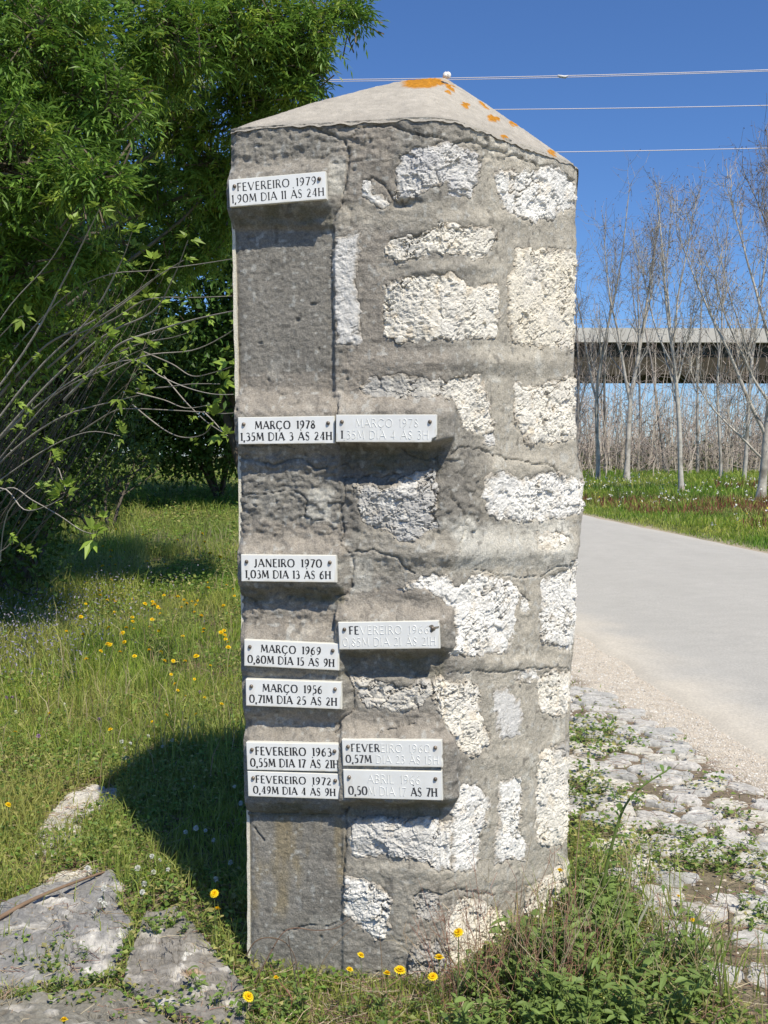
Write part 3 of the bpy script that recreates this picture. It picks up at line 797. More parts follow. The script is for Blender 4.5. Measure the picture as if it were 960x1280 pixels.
# TL, TR, BR, BL corners; protrusion; lines with extents; which letters keep black paint
PLQ = [
 ([(285.5,224.5),(407,214),(408,248.7),(287,259)], .034, ('FEVEREIRO  1979', .09, .90), ('1,90M DIA 11 ÀS 24H', .03, .975), 'd', 'd', 'white plaque reading FEVEREIRO 1979, tilted, topmost on the pillar just below its cap', 0),
 ([(297,521.5),(418,520),(418.4,554),(298,555.6)], .031, ('MARÇO  1978', .18, .80), ('1,35M DIA 3 ÀS 24H', .03, .97), 'd', 'd', 'white plaque reading MARÇO 1978 with crisp black letters, left of the worn one', 0),
 ([(419.5,518),(545.7,518.5),(545.7,552.7),(420,553)], .043, ('MARÇO  1978', .20, .82), ('1,35M DIA 4 ÀS 3H', .055, .92), 'f', 'df', 'worn white plaque over the deep dark hollow, its MARÇO 1978 lettering almost blank', 1),
 ([(300.7,693),(420,694.5),(420.7,728),(301.7,727)], .034, ('JANEIRO  1970', .14, .85), ('1,03M DIA 13 ÀS 6H', .05, .94), 'd', 'd', 'white plaque reading JANEIRO 1970, alone at mid height on the left edge', 0),
 ([(422.5,778),(548.7,776),(550,810.8),(424,812)], .034, ('FEVEREIRO  1966', .11, .90), ('0,85M DIA 21 ÀS 21H', .04, .96), 'ddf', 'f', 'worn white plaque with pale FEVEREIRO lettering and a broken right bolt, above the mossy ledge', 2),
 ([(304.5,799.5),(423.5,805),(423.9,838.2),(305.7,832.5)], .028, ('MARÇO  1969', .18, .81), ('0,80M DIA 15 ÀS 9H', .04, .95), 'd', 'd', 'white plaque reading MARÇO 1969, sloping slightly down to the right', 0),
 ([(306.7,849),(426.7,852.7),(427,887),(307.5,882)], .026, ('MARÇO  1956', .18, .80), ('0,71M DIA 25 ÀS 2H', .04, .95), 'd', 'd', 'white plaque reading MARÇO 1956, directly under the MARÇO 1969 one', 0),
 ([(307.5,928),(426,930),(426.7,965),(308.7,962.3)], .030, ('FEVEREIRO  1963', .10, .90), ('0,55M DIA 17 ÀS 21H', .04, .97), 'd', 'd', 'white plaque reading FEVEREIRO 1963, left plaque of the upper pair near the base', 0),
 ([(427.5,925),(552.5,925.5),(553,959.6),(428,957)], .041, ('FEVEREIRO  1960', .095, .88), ('0,57M DIA 23 ÀS 15H', .035, .96), 'dddddff', 'dddddf', 'half-faded white plaque reading FEVEREIRO 1960, right plaque of the upper pair near the base', 3),
 ([(308.7,964.5),(426.7,967.2),(427.5,1000),(310.5,995)], .030, ('FEVEREIRO  1972', .09, .89), ('0,49M DIA 4 ÀS 9H', .06, .93), 'd', 'd', 'white plaque reading FEVEREIRO 1972, lowest on the left side of the pillar', 0),
 ([(428.7,962),(552.5,964.5),(553,1000.7),(430,997.5)], .041, ('ABRIL  1966', .25, .78), ('0,50M DIA 17 ÀS 7H', .05, .945), 'f', 'ddddfffffffffd', 'white plaque reading ABRIL 1966 with a faded first line, lowest on the right', 4),
]
def face_pt(px, py, off):
    r = ray(px, py); q = PA + NAB * off
    t = (q @ NAB) / (r[0] * NAB[0] + r[1] * NAB[1])
    return CAM + r * t

for corners, prot, l1, l2, m1, m2, lab, kind in PLQ:
    TH_P = .016
    pts = [face_pt(float(a), float(b), prot + .004) for a, b in corners]
    c = sum(pts) / 4
    ex = ((pts[1] - pts[0]) + (pts[2] - pts[3])) / 2; W = np.linalg.norm(ex); ex /= W
    nn = np.array([NAB[0], NAB[1], 0]); ey = np.cross(nn, ex); ey /= np.linalg.norm(ey)
    Hh = (np.dot(pts[0] - pts[3], ey) + np.dot(pts[1] - pts[2], ey)) / 2
    root = thing('flood_plaque', lab, 'plaque', tuple(c), 'white marble flood level plaques on the pillar')
    root.rotation_euler = Matrix(np.array([ex, ey, nn]).T.tolist()).to_euler()
    # slab with worn edges and chipped corners
    nxs = 40; nys = 12
    gx = np.linspace(-W / 2, W / 2, nxs); gy = np.linspace(-Hh / 2, Hh / 2, nys)
    X, Y = np.meshgrid(gx, gy)
    zed = 0 * X
    e = np.minimum(np.minimum(X + W / 2, W / 2 - X), np.minimum(Y + Hh / 2, Hh / 2 - Y))
    X = np.where(e < 1e-6, X * 1, X)
    Vt = np.stack([X, Y, zed], -1)
    nz1 = fbm(Vt + c, 60, 2, 12)
    # chips
    ch = []
    if kind == 1: ch = [(W / 2, -Hh / 2, .014)]
    if kind == 2: ch = [(W / 2, Hh / 2 - .004, .004)]
    if kind == 3: ch = [(W / 2, -Hh / 2 + .02, .006)]
    inset = .0012
    for cx_, cy_, rr in ch:
        d = np.sqrt((X - cx_) ** 2 + (Y - cy_) ** 2)
        f = (1 - sst(rr * .8, rr * 1.1, d))
        Vt[..., 0] -= f * (rr - d) * .7 * np.sign(cx_); Vt[..., 1] += f * (rr - d) * .7
    front = Vt.copy(); ring_in = (np.abs(gx)[None] > W / 2 - 1e-6) | (np.abs(gy)[:, None] > Hh / 2 - 1e-6)
    front[..., 0] -= np.sign(X) * inset * (np.abs(X) > W / 2 - 1e-6); front[..., 1] -= np.sign(Y) * inset * (np.abs(Y) > Hh / 2 - 1e-6)
    mbp = MB()
    idx = np.arange(nxs * nys).reshape(nys, nxs)
    Q = np.stack([idx[:-1, :-1], idx[:-1, 1:], idx[1:, 1:], idx[1:, :-1]], -1).reshape(-1, 4)
    st = fbm(Vt * np.array([1, 3, 1]) + c, 25, 4, 13)
    colm = np.array([.80, .805, .775]) * (1 + .05 * st)[..., None]
    grime = (1 - sst(0, .0045, e)) * (Y < 0) * sst(-.5, .4, nz1)
    if kind: colm = colm * (1 - .05) 
    st2 = sst(.15, .6, fbm(Vt * np.array([2.2, .7, 1]) + c * 3, 22, 4, 15)); colm = colm * (1 - .14 * st2[..., None]) + np.array([.55, .50, .38]) * (.14 * st2[..., None])
    for bx_ in (-W / 2 + .062 * W, -W / 2 + .935 * W):
        rs_ = np.exp(-((X - bx_) / .004) ** 2) * sst(Hh * .26, Hh * .18, Y) * sst(-Hh * .3, Hh * .1, Y) * .30
        colm = colm * (1 - rs_[..., None]) + np.array([.42, .30, .16]) * rs_[..., None]
    colm = colm * (1 - .45 * grime[..., None]) + np.array([.50, .42, .26]) * (.45 * grime[..., None])
    mbp.add(front.reshape(-1, 3), Q, colm.reshape(-1, 3))
    loop = np.concatenate([idx[0, :], idx[1:, -1], idx[-1, -2::-1], idx[-2:0:-1, 0]])
    F0 = front.reshape(-1, 3)[loop]; F1 = Vt.reshape(-1, 3)[loop] - [0, 0, inset]; F2 = Vt.reshape(-1, 3)[loop] - [0, 0, TH_P]
    n = len(loop); i = np.arange(n); j = (i + 1) % n
    rimc = np.array([.70, .69, .62])
    mbp.add(np.concatenate([F0, F1, F2]), np.concatenate([np.stack([j, i, i + n, j + n], -1), np.stack([j + n, i + n, i + 2 * n, j + 2 * n], -1)]), rimc)
    sl = obj('slab', mbp.mesh('slab', M_MARBLE, False), root)
    dark = MB(); faded = MB()
    for (txt, a, b), ms, yb_, hg in ((l1, m1, .555, .285), (l2, m2, .13, .29)):
        S = text_strokes(txt, -W / 2 + a * W, -W / 2 + b * W, -Hh / 2 + yb_ * Hh, hg * Hh, 1.3 if '  ' in txt else .50) if '  ' not in txt else text_strokes(txt.replace('  ', ' '), -W / 2 + a * W, -W / 2 + b * W, -Hh / 2 + yb_ * Hh, hg * Hh, .75)
        mm = ms + ms[-1] * 40
        if kind in (3, 5) and txt.startswith('FEV') and kind == 3:
            S = [s for s in S]
        ds = [s for s in S if mm[s[2]] == 'd']; fs = [s for s in S if mm[s[2]] == 'f']
        if kind == 3: # flaked strokes: a few lose paint
            mv = [s for k_, s in enumerate(ds) if k_ in (2,) and txt.startswith('FEV')]
            ds = [s for s in ds if s not in mv]; fs += mv
        shade = .035 if kind == 0 else .06
        if ds: stroke_mesh(dark, ds, hg * Hh, -.0004, .00035, np.array([shade, shade, shade * 1.05]), .95 if kind == 0 and '1979' in lab else 1.22)
        if fs: stroke_mesh(faded, fs, hg * Hh, -.0002, .0011, np.array([.75, .75, .71]), 1.0, ridge=True)
    if dark.n: obj('lettering', dark.mesh('lettering', M_PAINT, False), root, label='black lettering')
    if faded.n: obj('worn_lettering', faded.mesh('worn_lettering', M_MARBLE, False), root, label='lettering that has lost its paint')
    for sx_, lost in ((.062, False), (.935, kind == 2)):
        bx = -W / 2 + sx_ * W; by = -Hh / 2 + .74 * Hh
        bm_ = MB(); a = np.arange(12) / 12 * 2 * np.pi
        rr = .0047; rings = [(1, 0), (1, .0018), (.8, .0035), (.45, .0047), (.1, .0050)]
        Vv = np.concatenate([np.c_[bx + rr * r_ * np.cos(a), by + rr * r_ * np.sin(a), np.full(12, h_)] for r_, h_ in rings])
        Fq = np.concatenate([np.stack([np.arange(12) + 12 * k_, (np.arange(12) + 1) % 12 + 12 * k_, (np.arange(12) + 1) % 12 + 12 * (k_ + 1), np.arange(12) + 12 * (k_ + 1)], -1) for k_ in range(4)])
        bm_.add(Vv, Fq, np.array([.20, .165, .13]) * random.uniform(.7, 1.3))
        obj('bolt', bm_.mesh('bolt', M_METAL, True), root)
        if lost:
            ch_ = MB(); a2 = np.arange(16) / 16 * 2 * np.pi
            r2 = .0075 * (1 + .5 * np.sin(3 * a2 + 1) + .3 * np.sin(5 * a2))
            Vv = np.concatenate([[[bx, by, .0012]], np.c_[bx + .002 + r2 * 1.2 * np.cos(a2), by + r2 * np.sin(a2), np.full(16, .0004)]])
            ch_.add(Vv, np.stack([np.zeros(16, int), 1 + np.arange(16), 1 + (np.arange(16) + 1) % 16], -1), np.array([.22, .20, .16]))
            obj('chipped_spot', ch_.mesh('chipped_spot', M_MORTAR, False), root)

# snail on the apex
sp = on_depth(559., 95.5, 2.70)
SNS = 1.45
sn = thing('snail', 'small white snail shell sitting on the very tip of the pillar cap', 'snail', tuple(sp))
mb = MB()
K = 44; tt = np.linspace(0, 1, K); a = tt * 2 * np.pi * 2.6
R_ = .0012 + .0058 * tt ** 1.3
R_ = R_ * .75; path = np.stack([R_ * np.cos(a) * .9, -.004 * (1 - tt) , R_ * np.sin(a) * .75 + .002], 1)
tubes(mb, path[None], (.003 + .0050 * tt)[None], 10, np.array([.80, .77, .70]), cap=True)
obj('shell', mb.mesh('shell', M_SHELL), sn)
# ================================================================== THE SETTING
ROAD_S = -0.081
def near_edge(y): return 1.90 + ROAD_S * y                       # near edge of the asphalt
def far_edge(y): return near_edge(y) + 4.15
def shoulder(y): return near_edge(y) - np.interp(y, [0, 3.2, 3.9, 4.8, 5.9, 8, 14, 30], [.10, .12, .17, .24, .40, .45, .5, .5])
def ground_z(x, y):
    x = np.asarray(x, float); y = np.asarray(y, float)
    P = p3(x, y)
    nl = sst(-.3, -2.2, x)
    nl = sst(.3, 2.2, -x)
    z = .75 * sst(5, 24, y) * nl
    z = z + .42 * sst(.2, 9, x - far_edge(y))
    off = np.clip(sst(0, .8, near_edge(y) - .25 - x) + sst(.1, 1.2, x - far_edge(y)), 0, 1)
    z = z + off * (.035 * fbm(P, .8, 3, 201) + .012 * fbm(P, 4, 3, 202) + (.20 * fbm(P, .12, 2, 203)) * sst(14, 30, np.abs(y) + np.abs(x)))
    z = z - .05 * np.exp(-(((x + .30) / .55) ** 2 + ((y - 2.35) / .40) ** 2))
    z = z - .03 * sst(.1, .6, -near_edge(y) + x + .6) * 0
    return z

def axis(lo, hi, f0, f1, st, g=1.12):
    c = list(np.arange(f0, f1, st))
    s = st; v = c[-1]
    while v < hi: s *= g; v += s; c.append(v)
    s = st; v = c[0]; pre = []
    while v > lo: s *= g; v -= s; pre.append(v)
    return np.array(pre[::-1] + c)
gx = axis(-900, 900, -2.6, 2.6, .03); gy = axis(-60, 1500, 1.6, 7.5, .03)
X, Y = np.meshgrid(gx, gy)
Zg = ground_z(X, Y)
P = p3(X, Y)
n1 = fbm(P, .9, 4, 211); n2 = fbm(P, 5, 4, 212)
c = np.broadcast_to(np.array([.105, .125, .045]), X.shape + (3,)).copy()
def cm(col, f):
    global c
    f = np.clip(f, 0, 1)[..., None]; c = c * (1 - f) + np.array(col) * f
cm((.17, .135, .085), sst(.0, .5, n2))
cm((.20, .17, .12), (1 - sst(2.9, 3.6, Y + .6 * n1)) * .7)
dz = shoulder(Y) - X
cm((.21, .17, .125), (1 - sst(-.1, 1.1, dz - .35 + .3 * n1)) * (X > .3) * (X < near_edge(Y) + 2))
sh = 1 - sst(-.05, .07, dz + .12 * n2)
cm((.56, .50, .41), sh * (X < near_edge(Y) + 2))
bd = X - far_edge(Y)
cm((.40, .34, .25), (1 - sst(.05, .35, bd)) * (bd > -1.5))
cm((.105, .125, .045), sst(.1, .5, bd))
idx = np.arange(X.size).reshape(X.shape)
Q = np.stack([idx[:-1, :-1], idx[:-1, 1:], idx[1:, 1:], idx[1:, :-1]], -1).reshape(-1, 4)
obj('ground', mesh('ground', np.stack([X, Y, Zg], -1).reshape(-1, 3), Q, c.reshape(-1, 3), M_GROUND), kind='structure')

# road sheet with a crumbling dusty near edge
ys = np.concatenate([np.arange(-20, 1.5, .5), np.arange(1.5, 12, .06), np.arange(12, 60, .5), np.arange(60, 420, 6)])
tw = np.concatenate([np.linspace(0, .12, 12), np.linspace(.14, .9, 26), np.linspace(.92, 1, 6)])
Yr, Tr = np.meshgrid(ys, tw, indexing='ij')
jn = .05 * fbm(p3(Yr, 0 * Yr), 2.5, 4, 221) ; jf = .09 * fbm(p3(Yr, 0 * Yr), 1.6, 4, 222)
x0 = near_edge(Yr) + jn; x1 = far_edge(Yr) + jf
Xr = x0 + (x1 - x0) * Tr
Pr = p3(Xr, Yr)
edge = np.minimum(Tr, 1 - Tr) * 4.15
Zr = .016 + .03 * np.sin(np.pi * Tr) - .03 * (1 - sst(0, .10, edge)) + .004 * fbm(Pr, 1.5, 3, 223)
cr = np.array([.430, .415, .375]) * (1 + .05 * fbm(Pr * np.array([1, .35, 1]), 3, 4, 224) + .03 * fbm(Pr, 20, 2, 225))[..., None]
f = (.9 * (1 - sst(.0, .55, Tr * 4.15 + .22 * fbm(Pr, 3, 4, 226))))[..., None]
cr = cr * (1 - f) + np.array([.58, .53, .44]) * f
f = (.5 * (1 - sst(.0, .5, (1 - Tr) * 4.15 + .2 * fbm(Pr, 3, 4, 227))))[..., None]
cr = cr * (1 - f) + np.array([.56, .52, .44]) * f
f = (.0 * sst(.62, .75, vnoise(Pr * 9, 228)) * sst(.3, .6, vnoise(Pr * 40, 229)))[..., None]
cr = cr * (1 - f) + np.array([.22, .21, .19]) * f
idx = np.arange(Xr.size).reshape(Xr.shape)
Q = np.stack([idx[:-1, :-1], idx[:-1, 1:], idx[1:, 1:], idx[1:, :-1]], -1).reshape(-1, 4)
obj('road', mesh('road', np.stack([Xr, Yr, Zr], -1).reshape(-1, 3), Q, cr.reshape(-1, 3), M_ROAD), kind='structure')

# ---- rough limestone paving on the right of the pillar
paving = thing('stone_paving', 'x', 'x', (1.0, 3.5, 0)); 
del paving['label']; del paving['category']; paving['kind'] = 'structure'
POFF = np.array([1.0, 3.5, 0])
STONE_SPOTS = []
def flat_stone(mb, cx, cy, rx, ry, ang, top, s, col, rings=6, segs=22, poly=None, rough=.010, depth=.07):
    a = np.arange(segs) / segs * 2 * np.pi
    if poly is None:
        rr = 1 + .30 * fbm(np.stack([np.cos(a) * 1.3, np.sin(a) * 1.3, 0 * a + s], 1), 1.1, 3, s) * 2
        sq = (np.abs(np.cos(a)) ** 2.6 + np.abs(np.sin(a)) ** 2.6) ** (-1 / 2.6)
        ox, oy = rx * rr * sq * np.cos(a), ry * rr * sq * np.sin(a)
        ca, sa = math.cos(ang), math.sin(ang)
        ox, oy = ox * ca - oy * sa, ox * sa + oy * ca
        out = np.stack([ox, oy], 1)
    else:
        pl = np.asarray(poly, float); pl2 = np.concatenate([pl, pl[:1]])
        L_ = np.concatenate([[0], np.cumsum(np.linalg.norm(np.diff(pl2, axis=0), axis=1))])
        q = np.linspace(0, L_[-1], segs, endpoint=False)
        out = np.stack([np.interp(q, L_, pl2[:, 0]), np.interp(q, L_, pl2[:, 1])], 1) - np.array([cx, cy])
        out *= (1 + .06 * fbm(np.c_[out, np.full(segs, s)], 12, 3, s))[:, None]
    rad = [0.0] + list(np.linspace(1 / rings, 1, rings) ** .8)
    V = []; 
    for r in rad[1:]:
        V.append(np.c_[out * r, np.zeros(segs)])
    V = np.concatenate([[[0, 0, 0]]] + V)
    rv = np.concatenate([[0]] + [np.full(segs, r) for r in rad[1:]])
    W_ = V + np.array([cx, cy, 0])
    gz = ground_z(W_[:, 0], W_[:, 1])
    n = rough * (1.0 * fbm(W_ + s, 9, 3, s + 1) - .9 * np.exp(-(fbm(W_ * np.array([.5, 1.3, 1]) + s, 14, 3, s + 11) / .05) ** 2) + .8 * facets(W_[:, 0], W_[:, 1] * 2.2, .05, s + 2) + .5 * facets(W_[:, 0], W_[:, 1] * 1.6, .022, s + 3))
    V[:, 2] = gz + top * (1 - 1.6 * sst(.86 if poly is None else .93, 1.0, rv)) + n * (1 - .4 * rv)
    V[:, :2] += np.array([cx, cy])
    bot = np.c_[V[-segs:, :2] * 1.0, gz[-segs:] - depth]
    V = np.concatenate([V, bot])
    i = np.arange(segs); j = (i + 1) % segs
    T = [np.stack([0 * i, 1 + i, 1 + j], -1)]
    Qs = []
    for k in range(len(rad) - 1):
        b0 = 1 + k * segs; b1 = b0 + segs
        Qs.append(np.stack([b0 + i, b1 + i, b1 + j, b0 + j], -1))
    n_ = fbm(V + s * .7, 11, 4, s + 5); n2_ = fbm(V * np.array([.7, 2.4, 1]) + s, 28, 3, s + 6)
    cc_ = np.array(col)[None] * (1 + .16 * n_ + .14 * n2_)[:, None]
    f = (.6 * sst(.1, .5, fbm(V + s, 20, 3, s + 7)))[:, None]
    cc_ = cc_ * (1 - f) + np.array([.62, .59, .53]) * f
    f = (.5 * sst(.35, .6, fbm(V + s, 34, 3, s + 8)))[:, None]
    cc_ = cc_ * (1 - f) + np.array([.20, .17, .13]) * f
    mb.add(V, T[0], cc_)
    n0 = mb.n - len(V)
    mb.F.setdefault(4, []).append(np.concatenate(Qs) + n0)

rs = np.random.default_rng(5)
def XCL(y): return np.interp(y, [2.1, 2.3, 2.6, 2.9, 3.2, 3.6], [.84, .80, .74, .70, .64, .52])
cell = .135
gi = 0
def in_pillar(x, y, m=0.0):
    poly = [tuple(PA - np.array([m, m])), tuple(PB - np.array([0, m])), tuple(PC + np.array([m, -m])), tuple(PC + DSIDE * .6 + m), tuple(PA + DSIDE * .6 + np.array([-m, m]))]
    return sdist(np.atleast_1d(np.asarray(x, float)), np.atleast_1d(np.asarray(y, float)), poly) > 0
for iy in range(0, 42):
    for ix in range(0, 20):
        ang = -.30
        bx = .10 + ix * cell * 1.05 + (iy % 2) * .065 + rs.uniform(-.02, .02); by = 2.15 + iy * cell * .80 + rs.uniform(-.025, .025)
        x_ = bx ; y_ = by - .22 * (bx - .8)
        if y_ > 6.2 or y_ < 2.05: continue
        if x_ > shoulder(y_) - .04 + rs.uniform(-.04, .10): continue
        left = XCL(y_) + .02
        if x_ < left - .06 * rs.random(): continue
        if in_pillar(x_, y_, .12)[0]: continue
        gr = fbm(np.array([x_, y_, 0]), 1.7, 3, 231)
        if rs.random() < .09: continue
        rx = cell * rs.uniform(.40, .66); ry = cell * .8 * rs.uniform(.34, .53)
        col = np.array([[.43, .42, .39], [.48, .46, .42], [.38, .375, .35], [.51, .485, .42]][rs.integers(4)])
        m_ = MB(); flat_stone(m_, x_, y_, rx, ry, -.25 + rs.uniform(-.35, .35), rs.uniform(.010, .018), 300 + gi, col, rings=9, segs=34, rough=.0048)
        gi += 1
        STONE_SPOTS.append((x_, y_, rx, ry))
        obj('stone', m_.mesh('stone', M_ROCK, False, POFF), paving)
print('paving stones', gi)

# ---- large flat rocks lower left
ROCKS = [
 ([(60,1012),(82,990),(118,979),(152,983),(150,1000),(128,1012),(104,1028),(78,1044),(46,1056),(40,1046)], (.46,.44,.39), .012, 'small pale flat rock touching the pillar shadow, farthest of the rocks'),
 ([(34,1062),(70,1044),(106,1030),(106,1050),(72,1066),(40,1076)], (.46,.44,.39), .012, 'narrow pale rock sliver in front of the farthest flat rock'),
 ([(44,1108),(80,1090),(128,1086),(128,1098),(90,1112),(50,1122)], (.48,.46,.40), .012, 'thin pale rock ledge above the big grey slab, left of the shadow'),
 ([(-120,1165),(20,1126),(80,1108),(142,1092),(160,1112),(150,1130),(172,1150),(160,1176),(146,1212),(80,1222),(10,1232),(-120,1250)], (.225,.22,.21), .03, 'big grey rounded slab at the left edge of the picture'),
 ([(166,1170),(180,1140),(222,1134),(248,1156),(282,1190),(318,1236),(306,1285),(240,1268),(188,1250),(150,1220),(158,1190)], (.225,.21,.185), .034, 'flat triangular rock with white spots right beside the pillar base'),
 ([(-120,1256),(20,1238),(84,1228),(146,1222),(190,1256),(250,1276),(300,1292),(300,1400),(-120,1420)], (.20,.19,.16), .03, 'brownish grey rock at the bottom edge, lower left corner'),
]
rock_objs = []
ROCK_POLY = []
for k, (pl, col, top, lab) in enumerate(ROCKS):
    pl = np.array(pl, float); w = on_z(pl[:, 0], pl[:, 1], .02)[:, :2]
    cxy = w.mean(0); ROCK_POLY.append(w)
    m_ = MB(); flat_stone(m_, cxy[0], cxy[1], 0, 0, 0, top, 900 + 13 * k, col, rings=40, segs=150, poly=w, rough=.012, depth=.12)
    base = np.array([cxy[0], cxy[1], 0])
    V_ = np.concatenate(m_.V); C_ = np.concatenate(m_.C)
    sp_ = sst(.58, .68, vnoise(V_ * 26, 950)) * sst(.0, .5, vnoise(V_ * 7, 951))
    C_ = C_ * (1 - sp_[:, None] * .8) + np.array([.66, .65, .60]) * sp_[:, None] * .8
    if k == 4:
        d_ = np.linalg.norm(V_[:, :2] - on_z(243., 1198., .04)[:2], axis=1); f = (.5 * (1 - sst(.012, .03, d_ + .02 * fbm(V_, 40, 2, 9))))[:, None]
        C_ = C_ * (1 - f) + np.array([.42, .22, .05]) * f
    m_.C = [C_]
    obj('flat_rock', m_.mesh('flat_rock', M_ROCK, False, base), None, tuple(base), label=lab, category='rock', group='flat rocks lower left')

# ---- shoulder gravel
N = 24000
y_ = 2.2 * (9 / 2.2) ** rs.random(N)
w_ = near_edge(y_) - shoulder(y_)
x_ = shoulder(y_) + w_ * rs.uniform(-.35, 1.15, N)
sz = rs.uniform(.0016, .0042, N) * (1 + .7 * (rs.random(N) > .93)) * (y_ / 3.6) ** .35
n_ext = 1500
x_ = np.concatenate([x_, rs.uniform(.55, 1.4, n_ext)]); y_ = np.concatenate([y_, rs.uniform(2.1, 6, n_ext)]); sz = np.concatenate([sz, rs.uniform(.003, .009, n_ext)])
ok = x_ < near_edge(y_) + .12; x_, y_, sz = x_[ok], y_[ok], sz[ok]; N = len(x_)
oct_ = np.array([[1,0,0],[0,1,0],[-1,0,0],[0,-1,0],[0,0,.7],[0,0,-.5]], float)
a = rs.uniform(0, 6.28, N); ca, sa = np.cos(a), np.sin(a)
jit = 1 + rs.uniform(-.35, .35, (N, 6, 1))
v = oct_[None] * jit * sz[:, None, None] * np.array([1.25, .85, 1])
vx = v[..., 0] * ca[:, None] - v[..., 1] * sa[:, None]; vy = v[..., 0] * sa[:, None] + v[..., 1] * ca[:, None]
v = np.stack([vx + x_[:, None], vy + y_[:, None], v[..., 2] + (ground_z(x_, y_) + sz * .2)[:, None]], -1)
fo = np.array([[0,1,4],[1,2,4],[2,3,4],[3,0,4],[1,0,5],[2,1,5],[3,2,5],[0,3,5]])
fo = (np.arange(N)[:, None, None] * 6 + fo[None]).reshape(-1, 3)
pc = np.array([[.58,.52,.43],[.62,.58,.51],[.53,.46,.37],[.44,.40,.35],[.66,.64,.59]])[rs.integers(0, 5, N)]
mbg = MB(); mbg.add(v.reshape(-1, 3), fo, np.repeat(pc, 6, 0))
obj('gravel', mbg.mesh('gravel', M_ROCK, False), kind='stuff', label='beige gravel along the near edge of the road', category='gravel')

# ================================================================== VIADUCT far behind the trees
via = thing('viaduct', 'concrete road viaduct with pale parapet and dark deck crossing behind the bare trees', 'viaduct', (30, 82, 0))
VO = np.array([30, 82, 0.])
def boxv(mb, x0, x1, y0, y1, z0, z1, col, skew=0.0):
    v = np.array([[x, y + skew * (x - 30), zz] for x in (x0, x1) for y in (y0, y1) for zz in (z0, z1)], float)
    f = np.array([[0,1,3,2],[4,6,7,5],[0,4,5,1],[2,3,7,6],[0,2,6,4],[1,5,7,3]])
    mb.add(v, f, col)
zt_ = CAMZ + (570 - 413) / F * 82
m_ = MB(); boxv(m_, -60, 160, 81.4, 82.0, zt_ - 1.15, zt_, (.56, .53, .47), .02); boxv(m_, -60, 160, 92, 92.6, zt_ - 1.15, zt_, (.56, .53, .48), .02)
obj('parapet', m_.mesh('parapet', M_CONC, False, VO), via)
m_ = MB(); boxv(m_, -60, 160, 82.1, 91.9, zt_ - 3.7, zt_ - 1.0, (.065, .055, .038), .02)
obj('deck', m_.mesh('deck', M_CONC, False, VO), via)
m_ = MB()
for rz in (.35, .7): boxv(m_, -60, 160, 81.6, 81.66, zt_ + rz - .03, zt_ + rz, (.42, .44, .47), .02)
obj('rail', m_.mesh('rail', M_WIRE, False, VO), via)
for k in range(30):
    m_ = MB(); x = -20 + k * 3.4; boxv(m_, x, x + .06, 81.58, 81.66, zt_, zt_ + .72, (.42, .44, .47), .02)
    obj('rail_post', m_.mesh('rail_post', M_WIRE, False, VO), via)
for x in (-32, -4, 8, 62, 104):
    m_ = MB(); boxv(m_, x, x + 2.0, 84, 90, -.5, zt_ - 3.69, (.40, .38, .33), .02)
    obj('pier', m_.mesh('pier', M_CONC, False, VO), via)

# ================================================================== OVERHEAD WIRES
WIR = [('topmost overhead wire, running just above the pillar cap', (425, 99.5), (960, 87), 34, .013),
       ('second overhead wire, hanging just under the topmost one on the right', (690, 97), (960, 90.5), 35.5, .011),
       ('middle overhead wire crossing the blue sky right of the cap', (612, 137), (960, 133), 34, .013),
       ('lowest overhead wire, above the tops of the bare trees', (700, 190), (960, 186.5), 34, .013)]
for lab, p, q, d, r in WIR:
    a = on_depth(float(p[0]), float(p[1]), d); b = on_depth(float(q[0]), float(q[1]), d)
    dr = (b - a) / (b - a)[0]
    t = np.linspace(-26, 40, 60); pts = a + dr * (t - a[0])[:, None]
    pts[:, 2] += .0008 * (t - 6) ** 2 - .0008 * (a[0] - 6) ** 2 
    o_ = pts[30].copy(); mbw = MB(); tubes(mbw, (pts - o_)[None], np.full((1, 60), r), 6, np.array([.66, .60, .60]))
    w = obj('overhead_wire', mbw.mesh('overhead_wire', M_WIRE), None, tuple(o_), label=lab, category='wire', group='overhead wires across the sky')
sp_ = on_depth(703., 95.6, 34)
m_ = MB(); tubes(m_, np.array([[[-.16, 0, .03], [-.05, 0, 0], [.1, 0, -.02], [.2, 0, .03]]]), np.array([[.03, .05, .05, .02]]), 6, np.array([.5, .5, .5]))
obj('wire_clamp', m_.mesh('wire_clamp', M_WIRE), None, tuple(sp_), label='small pale clamp on the topmost overhead wire', category='clamp')
